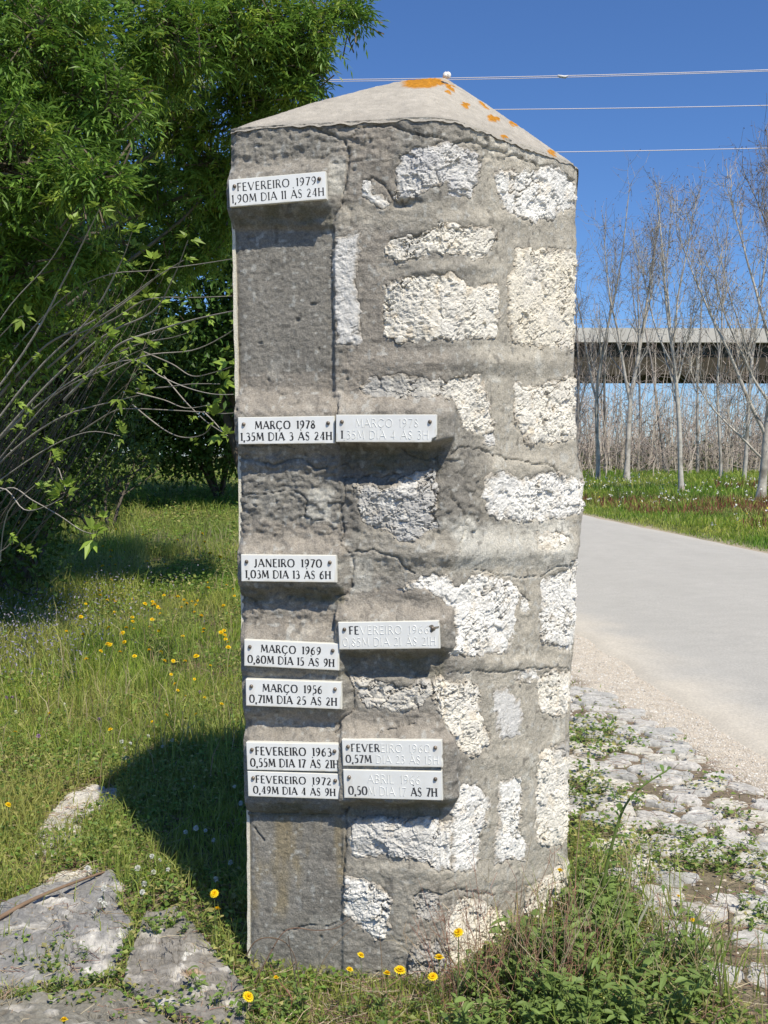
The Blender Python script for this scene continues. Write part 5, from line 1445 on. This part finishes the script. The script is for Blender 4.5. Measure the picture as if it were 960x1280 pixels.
h = h + .10 * sst(.05, .3, fbm(p3(x, y), 1.1, 2, 309)) * (x < -1.2) * (y > 5)
w = np.interp(y, [2, 4, 10, 34], [.0028, .0036, .0065, .018]) * g_.uniform(.6, 1.3, n)
dryf = sst(-.1, .35, fbm(p3(x, y), .9, 3, 310))
c = gcol(n, [.26, .22, .20, .13, .07, .12], x, y)
c = c * (1 - .35 * dryf[:, None]) + np.array([.46, .41, .15]) * .35 * dryf[:, None]
mb = MB(); blades(mb, np.stack([x, y, ground_z(x, y) - .004], 1), h, w, g_.uniform(.1, .8, n), g_.uniform(0, 6.28, n), c)
obj('grass', mb.mesh('grass', M_GRASS, False), None, kind='stuff', label='green and straw coloured grass round the pillar and over the left field', category='grass')
print('grass', n)

# low broad leaves: clover and creeping weeds
x, y = polar(215000, 2.05, 26, -27, 25, 1.0)
dens = fbm(p3(x, y), 1.9, 3, 320)
pvm = paving_zone(x, y); pm = patch_mask(x, y)
tuft = fbm(p3(x, y), 2.6, 3, 305); gr2 = fbm(p3(x, y), 1.7, 3, 231)
keep = (x < shoulder(y) - .04) & ~(rock_mask(x, y) & (fbm(p3(x, y), 7, 3, 371) < .12)) & ~(stone_mask(x, y) & ~(pm & (g_.random(len(x)) < .6))) & ~in_pillar(x, y) & (((dens > -.16) & ~pvm) | (pvm & (pm | (g_.random(len(x)) < .05))))
x, y = x[keep], y[keep]; pvm = pvm[keep]; n = len(x)
zz = ground_z(x, y) + g_.uniform(.002, 1, n) ** 1.3 * np.interp(y, [2, 3.2, 5, 16, 26], [.035, .05, .10, .16, .2]) * np.where(pvm, .8, 1) * (1 + .8 * dens[keep])
D = unit(np.stack([g_.normal(size=n), g_.normal(size=n), g_.uniform(-.1, .7, n)], 1))
s = np.interp(y, [2, 4, 16, 26], [.013, .017, .042, .07]) * g_.uniform(.6, 1.5, n)
c = np.array([[.16, .27, .05], [.21, .31, .06], [.13, .22, .045], [.30, .34, .09], [.40, .37, .14]])[g_.integers(0, 5, n)] * g_.uniform(.75, 1.25, (n, 1))
mb = MB(); leaves(mb, np.stack([x, y, zz], 1), D, unit(g_.normal(size=(n, 3)) * .4 + np.array([0, 0, 1])), s, s * .7, c, .1, .1)
obj('clover_cover', mb.mesh('clover_cover', M_GRASS, False), None, kind='stuff', label='low clover and creeping weeds between grass and stones', category='ground cover')

# dry litter of stalks and straw near the camera
x, y = polar(16000, 2.05, 6, -25, 25)
keep = (x < shoulder(y) - .02) & ~in_pillar(x, y, .02) & ~(paving_zone(x, y) & (g_.random(len(x)) < .6)); x, y = x[keep], y[keep]; n = len(x)
a = g_.uniform(0, 6.28, n); ln = g_.uniform(.02, .10, n)
B = np.stack([x, y, ground_z(x, y) + g_.uniform(.004, .03, n)], 1)
Dv = np.stack([np.cos(a), np.sin(a), g_.normal(size=n) * .12], 1) * ln[:, None]
mb = MB(); tubes(mb, np.stack([B, B + Dv * .5 + g_.normal(size=(n, 3)) * .004, B + Dv], 1), np.tile([[.0010, .0009, .0006]], (n, 1)), 3, np.array([[.40, .31, .20], [.30, .20, .15], [.46, .40, .27], [.25, .14, .11]])[g_.integers(0, 4, n)])
obj('dry_litter', mb.mesh('dry_litter', M_BARK, False), None, kind='stuff', label='dry stalks and straw lying on the ground', category='dry stalks')

# bank beyond the road
N = 120000
d = 9 * (62 / 9) ** g_.random(N); px = g_.uniform(400, 1150, N); x = (px - 480) / F * d; y = d
keep = x > far_edge(y) + .03 + .12 * g_.random(N); x, y = x[keep], y[keep]; n = len(x)
fe = x - far_edge(y)
h = np.interp(fe, [0, .4, 1.5, 5, 20], [.04, .10, .18, .22, .24]) * g_.uniform(.4, 1.4, n) * (1 + .6 * fbm(p3(x, y), .5, 3, 331))
w = np.interp(y, [9, 20, 62], [.010, .018, .045]) * g_.uniform(.6, 1.2, n)
c = gcol(n, [.30, .26, .18, .10, .06, .10], x, y)
red = sst(.0, .22, fbm(p3(x, y), .33, 3, 333) + .30 * np.exp(-((y - 17) / 5) ** 2) * sst(4.6, 6.2, x) - .12) * (g_.random(n) < .55) * sst(1.0, 2.2, fe) * (1 - sst(26, 34, y))
c = np.where(red[:, None] > .4, np.array([.27, .105, .065]) * g_.uniform(.7, 1.3, (n, 1)), c)
h = np.where(red > .4, h * 1.25, h)
mb = MB(); blades(mb, np.stack([x, y, ground_z(x, y) - .01], 1), h, w, g_.uniform(.1, .7, n), g_.uniform(0, 6.28, n), c)
obj('bank_grass', mb.mesh('bank_grass', M_GRASS, False), None, kind='stuff', label='rough green grass with rusty red sorrel on the bank beyond the road', category='grass')
n = 2600
y = g_.uniform(11, 36, n); x = far_edge(y) + .3 + g_.random(n) ** .8 * 12; k = (fbm(p3(x, y), .45, 3, 335) > -.02); x, y = x[k], y[k]; n = len(x)
zz = ground_z(x, y) + g_.uniform(.12, .48, n)
s = g_.uniform(.018, .05, n)
mb = MB()
for q in range(3):
    leaves(mb, np.stack([x, y, zz], 1) + g_.normal(size=(n, 3)) * .015, unit(g_.normal(size=(n, 3))), unit(g_.normal(size=(n, 3)) * .4 + np.array([0, -.5, 1])), s, s * .9, np.where(g_.random(n)[:, None] < .86, np.array([.74, .74, .68]), np.array([.72, .55, .05])), .1)
obj('bank_flowers', mb.mesh('bank_flowers', M_PETAL, False), None, kind='stuff', label='tiny white and yellow flowers scattered in the bank grass', category='flowers')
# grass field seen left, taller seed heads far off
n = 2500
x, y = polar(n, 9, 22, -24, -6); k = fbm(p3(x, y), .5, 2, 341) > -.1; x, y = x[k], y[k]; n = len(x)
mb = MB(); h = g_.uniform(.12, .3, n)
blades(mb, np.stack([x, y, ground_z(x, y)], 1), h, .010 + 0 * h, g_.uniform(.1, .5, n), g_.uniform(0, 6.28, n), np.array([.36, .34, .17]) * g_.uniform(.7, 1.2, (n, 1)))
obj('seed_grass', mb.mesh('seed_grass', M_GRASS, False), None, kind='stuff', label='pale seeding grass stalks along the far part of the left track', category='grass')

tl = []
for cx_, cy_, n_, sp, hh in [(.66, 2.75, 130, .10, .20), (.58, 2.40, 240, .16, .18), (.80, 2.25, 160, .16, .13), (.34, 2.10, 160, .14, .09), (-.05, 2.08, 90, .16, .05), (-.34, 2.12, 70, .12, .045), (-1.0, 4.9, 400, .5, .24), (-1.9, 5.6, 500, .6, .30), (-1.6, 4.1, 300, .4, .18), (-1.2, 6.6, 300, .5, .24), (-.75, 4.3, 260, .22, .22)]:
    q = g_.normal(size=(n_, 2)) * sp; q += np.array([cx_, cy_]); tl.append(np.c_[q, np.full(n_, hh)])
tl = np.concatenate(tl); ok = ~in_pillar(tl[:, 0], tl[:, 1], .0) & (tl[:, 1] > 1.95) & (tl[:, 0] < 1.15); tl = tl[ok]; n = len(tl)
mb = MB(); c = np.array([[.30, .37, .08], [.24, .33, .06], [.44, .42, .16], [.52, .44, .26], [.36, .24, .16]])[g_.choice(5, n, p=[.3, .25, .2, .15, .1])] * g_.uniform(.8, 1.2, (n, 1))
blades(mb, np.c_[tl[:, :2], ground_z(tl[:, 0], tl[:, 1])], tl[:, 2] * g_.uniform(.5, 1.35, n), .0036 * g_.uniform(.6, 1.3, n), g_.uniform(.1, .7, n), g_.uniform(0, 6.28, n), c)
obj('tall_grass', mb.mesh('tall_grass', M_GRASS, False), None, kind='stuff', label='taller grass tufts at the pillar foot and in the left field', category='grass')

n = 1500
q = np.concatenate([np.c_[g_.normal(-2.35, .35, n // 2), g_.normal(7.3, .7, n // 2)], np.c_[g_.normal(-2.2, .3, n // 2), g_.normal(5.9, .5, n // 2)]]); n = len(q)
mb = MB(); zq = ground_z(q[:, 0], q[:, 1]) + g_.uniform(.08, .26, n)
leaves(mb, np.c_[q, zq], unit(g_.normal(size=(n, 3)) + np.array([0, 0, .8])), unit(g_.normal(size=(n, 3))), g_.uniform(.012, .028, n), .009, np.array([.36, .33, .42]) * g_.uniform(.7, 1.2, (n, 1)), .2)
obj('mauve_bloom', mb.mesh('mauve_bloom', M_PETAL, False), None, kind='stuff', label='hazy mauve flower spikes in the grass at the left edge', category='flowers')
# ================================================================== SINGLE PLANTS
def lance(mb, B, D, Ln, W, col, arch=.5, seg=5, cup=.25):
    """arched lance-shaped leaves"""
    B = np.asarray(B, float); n = len(B); D = unit(np.asarray(D, float))
    Ln = np.broadcast_to(Ln, (n,)).astype(float); W = np.broadcast_to(W, (n,)).astype(float)
    t = np.linspace(0, 1, seg); wp = np.array([.25, .75, 1, .7, .03]) if seg == 5 else np.sin(np.pi * (t * .9 + .08))
    C0 = B[:, None] + D[:, None] * (Ln[:, None] * t)[..., None] - np.array([0, 0, 1.]) * (arch * Ln[:, None] * t ** 2)[..., None]
    S = unit(np.cross(D, np.array([0, 0, 1.]) + g_.normal(size=(n, 3)) * .25))[:, None]
    Lf = C0 + S * (W[:, None] * wp * .5)[..., None] + np.array([0, 0, 1.]) * (cup * W[:, None] * wp)[..., None] * .5
    Rt = C0 - S * (W[:, None] * wp * .5)[..., None] + np.array([0, 0, 1.]) * (cup * W[:, None] * wp)[..., None] * .5
    V = np.stack([Lf, C0, Rt], 2).reshape(-1, 3)
    i = np.arange(n)[:, None] * seg * 3 + np.arange(seg - 1)[None] * 3
    i = i.reshape(-1, 1)
    Q = np.concatenate([i + np.array([[0, 1, 4, 3]]), i + np.array([[1, 2, 5, 4]])])
    col = np.asarray(col, float)
    if col.ndim == 2: col = np.repeat(col, seg * 3, 0)
    mb.add(V, Q, col)

def stem_from_px(pts, d, r0, r1, col):
    P = np.array([on_depth(float(a), float(b), dd) for (a, b), dd in zip(pts, np.broadcast_to(d, (len(pts),)))])
    c_, r_ = branchy(P, r0, r1)
    return c_, r_

# leafy weeds: four builds, copied around the base and over the paving
protos = []
for v in range(5):
    g = np.random.default_rng(500 + v)
    lm = MB(); n = 16 + 4 * v; a = g.uniform(0, 6.28, n); el = g.uniform(.15, 1.3, n)
    D = np.stack([np.cos(a) * np.cos(el), np.sin(a) * np.cos(el), np.sin(el)], 1)
    Ln = g.uniform(.035, .085, n); 
    cc = np.array([[.17, .27, .06], [.22, .31, .09], [.28, .33, .13]])[g.integers(0, 3, n)] * g.uniform(.75, 1.25, (n, 1))
    lance(lm, D * .008, D, Ln, Ln * g.uniform(.10, .20, n), cc, .55)
    sm = MB(); ns = 4 + v
    for q in range(ns):
        aa = g.uniform(0, 6.28); hh = g.uniform(.07, .16)
        P = np.array([[0, 0, 0], [math.cos(aa) * .015, math.sin(aa) * .015, hh * .5], [math.cos(aa) * .05, math.sin(aa) * .05, hh]])
        c_, r_ = branchy(P, .0018, .001); tubes(sm, c_[None], r_[None], 5, np.array([.16, .22, .06]))
        k = 7; i_ = np.linspace(2, len(c_) - 1, k).astype(int); a2 = g.uniform(0, 6.28, k)
        D2 = np.stack([np.cos(a2), np.sin(a2), g.uniform(.1, .9, k)], 1)
        lance(lm, c_[i_], D2, g.uniform(.02, .05, k), g.uniform(.008, .016, k), np.array([.21, .30, .08]) * g.uniform(.8, 1.2, (k, 1)), .35)
    protos.append((lm.mesh('leaves', M_GRASS, False), sm.mesh('stems', M_GRASS, True)))
WEEDS = []
for k in range(62): # mass at the right of the base
    px_, py_ = g_.uniform(700, 880), g_.uniform(1120, 1330)
    if px_ > 800 and py_ < 1190: continue
    WEEDS.append((px_, py_, g_.uniform(.5, 1.05), 0))
for k in range(26): WEEDS.append((g_.uniform(560, 720), g_.uniform(1235, 1330), g_.uniform(.55, .95), 1))
for px_, py_ in [(330,1262),(352,1275),(312,1272),(300,1250),(380,1270),(270,1262),(250,1245),(236,1262),(335,1290),(400,1285),(440,1280),(470,1272),(520,1280),(480,1290),(545,1275)]: WEEDS.append((px_, py_, g_.uniform(.35, .6), 2))
for px_, py_ in [(85,1190),(102,1208),(60,1222),(210,1172),(228,1178),(196,1180),(30,1262),(70,1248),(122,1235)]: WEEDS.append((px_, py_, g_.uniform(.35, .55), 3))
for px_, py_ in [(125,1055),(140,1070),(160,1090),(180,1105),(205,1120),(150,1120),(120,1085),(190,1130),(170,1070),(140,1040),(215,1140),(165,1132)]: WEEDS.append((px_, py_, g_.uniform(.35, .6), 4))
for px_, py_ in [(880,1075),(900,1060),(920,1080),(940,1065),(855,1062),(830,1050),(900,1095),(950,1085),(870,1090),(945,1140),(955,1160),(930,1150),(740,920),(720,930),(760,928),(735,985),(750,1000),(720,1010),(770,1010)]: WEEDS.append((px_, py_, g_.uniform(.35, .55), 5))
for k in range(13): WEEDS.append((g_.uniform(716, 770), g_.uniform(1140, 1220), g_.uniform(.8, 1.1), 0))
for k in range(14): WEEDS.append((g_.uniform(640, 720), g_.uniform(1225, 1260), g_.uniform(.8, 1.2), 1))
WL = ['leafy green weed in the dense clump against the right base of the pillar', 'green weed in front of the pillar base, among the dry reddish stalks', 'small weed at the foot of the front left face of the pillar',
      'small rosette weed growing in a gap between the flat rocks lower left', 'low weed in the green patch between flat rocks and pillar shadow', 'low green weed sprouting from the joints of the stone paving']
WG = ['weeds clumped right of the pillar', 'weeds in front of the pillar', 'weeds at the front left foot', 'weeds between the flat rocks', 'weeds beside the pillar shadow', 'weeds in the paving joints']
for px_, py_, sc_, kk in WEEDS:
    p = on_z(float(px_), float(py_), -.01)
    if in_pillar(p[0], p[1], .0)[0]: continue
    p[2] = ground_z(p[0], p[1]) - .003
    lab_, grp_ = WL[kk], WG[kk]
    if kk == 0:
        if px_ < 760: lab_, grp_ = 'leafy green weed at the right foot of the pillar, nearest its edge', 'weeds nearest the right pillar edge'
        elif py_ > 1240: lab_, grp_ = 'leafy green weed at the bottom of the picture in front of the paving', 'weeds at the bottom right'
        else: lab_, grp_ = 'leafy green weed between the pillar and the bare paving stones', 'weeds between pillar and paving'
    elif kk == 5:
        if py_ < 1020: lab_, grp_ = 'low green weed in the paving joints close behind the pillar edge', 'weeds in the far paving joints'
    t_ = thing('leafy_weed', lab_, 'weed', tuple(p), grp_)
    lm, sm = protos[g_.integers(0, 5)] if kk in (0, 1) else protos[g_.integers(0, 2)]
    for nm, me_ in (('leaves', lm), ('stems', sm)): obj(nm, me_, t_)
    t_.rotation_euler = (0, 0, g_.uniform(0, 6.28)); t_.scale = (sc_,) * 3

# tall single weeds right of the pillar
def tall_weed(pts, d, r0, label, nleaf, ls, col=(.19, .27, .07), lcol=(.12, .20, .045), name='tall_weed', leaf_from=.15):
    c_, r_ = stem_from_px(pts, d, r0, r0 * .35, col)
    b = c_[0].copy(); t_ = thing(name, label, 'weed', tuple(b))
    sm = MB(); tubes(sm, (c_ - b)[None], r_[None], 8, np.array(col)); obj('stem', sm.mesh('stem', M_GRASS, True), t_)
    if nleaf:
        i_ = np.clip((np.linspace(leaf_from, 1, nleaf) * (len(c_) - 1)).astype(int), 0, len(c_) - 1)
        T = unit(np.gradient(c_, axis=0))[i_]
        D = unit(T * .5 + g_.normal(size=(nleaf, 3)) * .6 + np.array([0, 0, .1]))
        for q in range(nleaf):
            lm = MB(); Lq = ls * g_.uniform(.6, 1.25) * (1.1 - .4 * q / nleaf)
            lance(lm, (c_[i_[q]] - b)[None], D[q][None], np.array([Lq]), np.array([Lq * g_.uniform(.22, .4)]), np.array([lcol]) * g_.uniform(.8, 1.25), .4)
            obj('leaf', lm.mesh('leaf', M_GRASS, False), t_)
    return t_
tall_weed([(747,1205),(750,1140),(757,1090),(768,1045),(780,1010),(800,985),(834,963)], 2.62, .0062, 'tall thick-stemmed green weed bending right over the paving, tallest beside the pillar', 34, .045)
tall_weed([(794,1162),(806,1138),(819,1116),(834,1101)], 2.5, .0042, 'broken pale whitish stalk leaning right in the weeds, with one dark leaf at its tip', 3, .03, col=(.62, .62, .48), leaf_from=.85)
tall_weed([(752,1232),(790,1212),(830,1192),(870,1181),(900,1178),(926,1174)], 2.42, .0045, 'low green stem lying to the right across the stone paving', 26, .028)
tall_weed([(690,1215),(688,1170),(684,1140),(686,1118)], 2.42, .0025, 'small leafy sprig standing against the lower right face of the pillar', 12, .028)
tall_weed([(712,1180),(716,1140),(722,1110),(716,1080)], 2.62, .003, 'short upright green sprig hugging the right edge of the pillar', 12, .035)
tall_weed([(610,1262),(600,1225),(596,1195)], 2.25, .0022, 'short leafy sprig in front of the pillar, left of the reddish stalks', 10, .03)

# dead arching stalks in front of the left face
def stalk(pts, d, r, label, col=(.20, .13, .09), name='dead_stalk', kinks=()):
    c_, r_ = stem_from_px(pts, d, r, r * .4, col); b = c_[0].copy()
    sm = MB(); tubes(sm, (c_ - b)[None], r_[None], 6, np.array(col))
    for q in kinks:
        k_, rr_ = stem_from_px(q, d, r * .8, r * .3, col); tubes(sm, (k_ - b)[None], rr_[None], 5, np.array(col))
    return obj(name, sm.mesh(name, M_BARK, True), None, tuple(b), label=label, category='stalk', group='dead stalks in front of the pillar')
stalk([(318,1228),(336,1195),(352,1168),(368,1160),(395,1163),(420,1160),(438,1148)], 2.24, .0018, 'dark dead stalk arching right across the front left face of the pillar')
stalk([(308,1195),(318,1178),(334,1172),(355,1177),(368,1195),(374,1225),(380,1262)], 2.22, .0018, 'dark dead stalk bent like a hook over the front left face', (.17, .12, .08))
stalk([(388,1275),(392,1240),(398,1215),(415,1185),(448,1155)], 2.2, .0013, 'thin straight dry stalk rising right in front of the pillar', (.24, .17, .10))
stalk([(478,1240),(477,1200),(474,1164)], 2.22, .0012, 'short upright brown stalk in front of the pillar middle', (.25, .17, .10))
stalk([(360,1170),(367,1210),(377,1268)], 2.21, .0016, 'dark dead stalk falling from the arching one to the ground', (.12, .10, .08))
stalk([(352,1278),(365,1250),(345,1222),(338,1205)], 2.2, .0015, 'reddish stalk at the lower left foot of the pillar', (.30, .13, .10))

# dry reddish stalks
dc = thing('dry_grass_clump', 'thin reddish brown dry stalks spread before the lower right base of the pillar', 'dry grass', (.22, 2.22, 0))
b = np.array([.22, 2.22, 0.]); sm = MB()
for k in range(120):
    x0 = g_.uniform(545, 730); y0 = g_.uniform(1235, 1300); x1 = x0 + g_.normal() * 38; y1 = y0 - g_.uniform(60, 205) * (1 - .4 * abs(x0 - 640) / 120)
    d = g_.uniform(2.16, 2.30)
    c_, r_ = stem_from_px([(x0, y0), ((x0 + x1) / 2 + g_.normal() * 8, (y0 + y1) / 2), (x1, y1)], d, .0010, .0004, None)
    c_[:, 1] += (g_.random() - .5) * .04 * np.linspace(0, 1, len(c_))
    col = np.array([[.34, .17, .12], [.42, .30, .18], [.28, .15, .10], [.46, .38, .24]])[g_.integers(0, 4)]
    tubes(sm, (c_ - b)[None], r_[None], 4, col)
    m = g_.integers(2, 7); i_ = g_.integers(len(c_) // 2, len(c_), m)
    S = c_[i_] - b; D = unit(g_.normal(size=(m, 3)) * .6 + np.array([0, 0, .7])) * g_.uniform(.012, .05, (m, 1))
    tubes(sm, np.stack([S, S + D * .5, S + D], 1), np.tile([[.0006, .0005, .0003]], (m, 1)), 3, col)
obj('dry_stalks', sm.mesh('dry_stalks', M_BARK, False), dc, kind='stuff')
dc2 = thing('dry_grass_clump', 'long straw and reddish stalks arching over the green weeds, lower right corner', 'dry grass', (.55, 2.3, 0))
b = np.array([.55, 2.3, 0.]); sm = MB()
for k in range(130):
    x0 = g_.uniform(690, 900); y0 = g_.uniform(1230, 1300); x1 = x0 + g_.normal() * 50; y1 = y0 - g_.uniform(20, 150)
    c_, r_ = stem_from_px([(x0, y0), ((x0 + x1) / 2 + g_.normal() * 12, (y0 + y1) / 2), (x1, y1)], g_.uniform(2.2, 2.45), .0012, .0005, None)
    tubes(sm, (c_ - b)[None], r_[None], 4, np.array([[.34, .17, .12], [.48, .38, .22], [.52, .46, .30]])[g_.integers(0, 3)])
for pts in ([(700,1270),(720,1200),(745,1120)], [(560+140,1235),(740,1210),(770,1150),(790,1100)], [(730,1262),(780,1268),(820,1272),(880,1290)], [(715,1215),(718,1150),(720,1080),(726,1015)], [(815,1270),(816,1235),(814,1215)]):
    c_, r_ = stem_from_px(pts, 2.35, .0014, .0006, None); tubes(sm, (c_ - b)[None], r_[None], 4, np.array([.44, .30, .19]))
obj('dry_stalks', sm.mesh('dry_stalks', M_BARK, False), dc2, kind='stuff')

# ================================================================== FLOWERS
def head_mesh(kind):
    m = MB(); g = np.random.default_rng({'y': 1, 'w': 2, 'p': 3}[kind])
    if kind == 'y':
        for ring, (n, L_, el, z) in enumerate([(16, .0105, .20, 0), (13, .0085, .55, .001), (9, .006, .9, .002)]):
            a = np.arange(n) / n * 6.28 + ring * .2
            D = np.stack([np.cos(a) * math.cos(el), np.sin(a) * math.cos(el), np.full(n, math.sin(el))], 1)
            lance(m, D * .0015 + [0, 0, z], D, np.full(n, L_), np.full(n, .0042), np.tile([[.88, .66, .02], [.88, .62, .01], [.86, .56, .01]][ring], (n, 1)), .2, cup=.1)
        a = np.arange(8) / 8 * 6.28
        tubes(m, np.array([[[0, 0, -.009], [0, 0, -.004], [0, 0, .001]]]), np.array([[.0015, .0036, .003]]), 8, np.array([.12, .17, .05]))
    else:
        col = np.array([.80, .80, .74]) if kind == 'w' else np.array([.42, .25, .45])
        n = 70; D = unit(g.normal(size=(n, 3)) + np.array([0, 0, .35]))
        lance(m, D * .002, D, np.full(n, .0075), np.full(n, .0028), np.tile(col, (n, 1)) * g.uniform(.85, 1.1, (n, 1)), .1)
    return m.mesh('flower_head', M_PETAL, False)
HEADS = {k: head_mesh(k) for k in 'ywp'}
sm = MB(); c_, r_ = branchy([(0, 0, 0), (.03, .0, .35), (.0, .02, .7), (0, 0, 1)], .0013, .0009); tubes(sm, c_[None], r_[None], 5, np.array([.15, .21, .06])); 
STEM = None
def flower(px, py, kind, h, label, group, s=1.0, d=None):
    if d is None:
        z = .0
        for _ in range(6): p = on_z(float(px), float(py), z + h); z = float(ground_z(p[0], p[1]))
    else: p = on_depth(float(px), float(py), d); z = float(ground_z(p[0], p[1])); h = p[2] - z
    nm = {'y': 'yellow_flower', 'w': 'white_clover', 'p': 'purple_flower'}[kind]
    t_ = thing(nm, label, 'flower', (p[0], p[1], z), group)
    m_ = MB(); o_ = g_.normal(size=2) * .01
    cc_, rr_ = branchy([(o_[0] * 1.5, o_[1] * 1.5, -.005), (o_[0], o_[1], h * .35), (-o_[0] * .4, 0, h * .7), (0, 0, h - .006)], .0013 * s, .0009 * s)
    tubes(m_, cc_[None], rr_[None], 5, np.array([.17, .23, .07]))
    obj('stem', m_.mesh('stem', M_GRASS, True), t_)
    hd = obj('flower_head', HEADS[kind], t_); hd.location = (0, 0, h); hd.scale = (s,) * 3
    hd.rotation_euler = (.35 + g_.normal() * .25, g_.normal() * .25, g_.uniform(0, 6.28))
NEAR = [(268,1117,.13,2.5,1.05,'upper of the two yellow flowers standing in the shadow left of the pillar'), (271,1137,.10,2.52,1.05,'lower of the two yellow flowers standing in the shadow left of the pillar'),
        (500,1213,.06,2.16,1.25,'yellow flower in front of the pillar middle, the brightest there'), (549,1197,.08,2.16,1.05,'small yellow flower close right of the brightest one'),
        (573,1166,.10,2.16,1.15,'orange yellow flower standing highest in front of the pale lower stone'), (541,1221,.05,2.14,1.05,'orange flower just right of the brightest yellow one, low down'),
        (451,1194,.08,2.16,.8,'small orange bud on a dark stem left of the brightest yellow flower'), (437,1212,.07,2.16,.75,'smallest orange bud, lowest left in front of the pillar'),
        (310,1246,.03,2.12,1.2,'yellow flower at the lower left foot of the pillar'), (345,1222,.04,2.16,.6,'tiny yellow flower before the front left face'),
        (484,1217,.05,2.14,.85,'faded yellow flower just left of the brightest one'), (700,1088,.2,2.4,.7,'pale yellow flower against the lower right edge of the pillar'),
        (866,1150,.1,2.6,.6,'tiny yellow flower beside the broken pale stalk'), (756,1195,.1,2.4,.45,'tiny orange flower in the weeds right of the pillar'), (848,1120,.12,2.6,.5,'small reddish orange flower in the weeds near the paving')]
for px, py, h, d, s, lab in NEAR: flower(px, py, 'y', h, lab, None, s, d)
FIELD = [(219,855,1.15),(214,843,.9),(222,863,.9),(208,894,.9),(245,893,.9),(256,872,.8),(277,880,.9),(263,832,.8),(287,833,.8),(243,849,.8),(126,814,.8),(150,815,.8),(62,892,1),(138,912,1),(10,1006,1),(125,744,.9),(134,750,.9),(144,752,.9),
         (142,767,.9),(166,777,.9),(187,784,.9),(166,749,.8),(205,744,.9),(223,745,.8),(240,752,.8),(227,759,.8),(247,751,.8),(276,790,.8),(281,794,.9),(19,915,.8),(232,870,.6),(40,770,.7),(83,789,.7),(190,757,.8),(221,746,.8),(243,765,.8),(259,728,.7),(283,731,.7),(293,745,.8),(254,790,.7),(197,758,.8),(200,767,.7),(168,786,.7),(143,765,.7),(285,803,.7),(245,821,.7),(190,902,.6),(232,898,.6),(140,700+40,.6),(80,1275,.8)]
for px, py, s in FIELD: flower(px, py, 'y', g_.uniform(.10, .17), 'yellow wildflower growing in the sunlit grass left of the pillar', 'yellow wildflowers in the left grass', s * (1.0 if py > 830 else 1.5))
for k in range(60):
    px, py = g_.uniform(100, 292), 620 + 210 * g_.random() ** .8
    flower(px, py, 'y', g_.uniform(.13, .22), 'yellow wildflower growing in the sunlit grass left of the pillar', 'yellow wildflowers in the left grass', g_.uniform(1.0, 1.7) * (1.3 if py < 700 else 1))
for px, py in [(157,947),(163,929),(203,933),(152,927),(185,920),(210,1087),(178,1115),(130,1110),(118,1138),(293,983),(301,1004),(257,1038),(270,1099),(245,1035),(243,984),(156,935),(180,1105),(130,1130),(100,950),(172,1085),(192,1090),(232,1040),(125,1125),(110,1085),(253,900),(215,925),(80,880),(20,890),(200,1075),(190,1070),(267,1050),(288,1078)]:
    flower(px, py, 'w', g_.uniform(.04, .08), 'white clover head beside the pillar shadow and flat rocks', 'white clover by the flat rocks', g_.uniform(.7, 1.1))
for px, py in [(15,872),(250,865),(124,899),(8,872),(90,840),(210,710),(48,920)]: flower(px, py, 'p', .08, 'small purple flower in the grass left of the pillar', 'purple flowers in the left grass', 1.1)

# long dry stick across the rocks
c_, r_ = branchy([on_z(float(a), float(b_), zz_) for a, b_, zz_ in [(-30, 1165, .03), (30, 1130, .05), (80, 1108, .06), (130, 1090, .045)]], .007, .003)
m_ = MB(); b = c_[0].copy(); tubes(m_, (c_ - b)[None], r_[None], 7, np.array([.22, .15, .10]))
obj('dry_stick', m_.mesh('dry_stick', M_BARK, True), None, tuple(b), label='long thin brown stick lying along the edge of the big grey slab', category='stick')
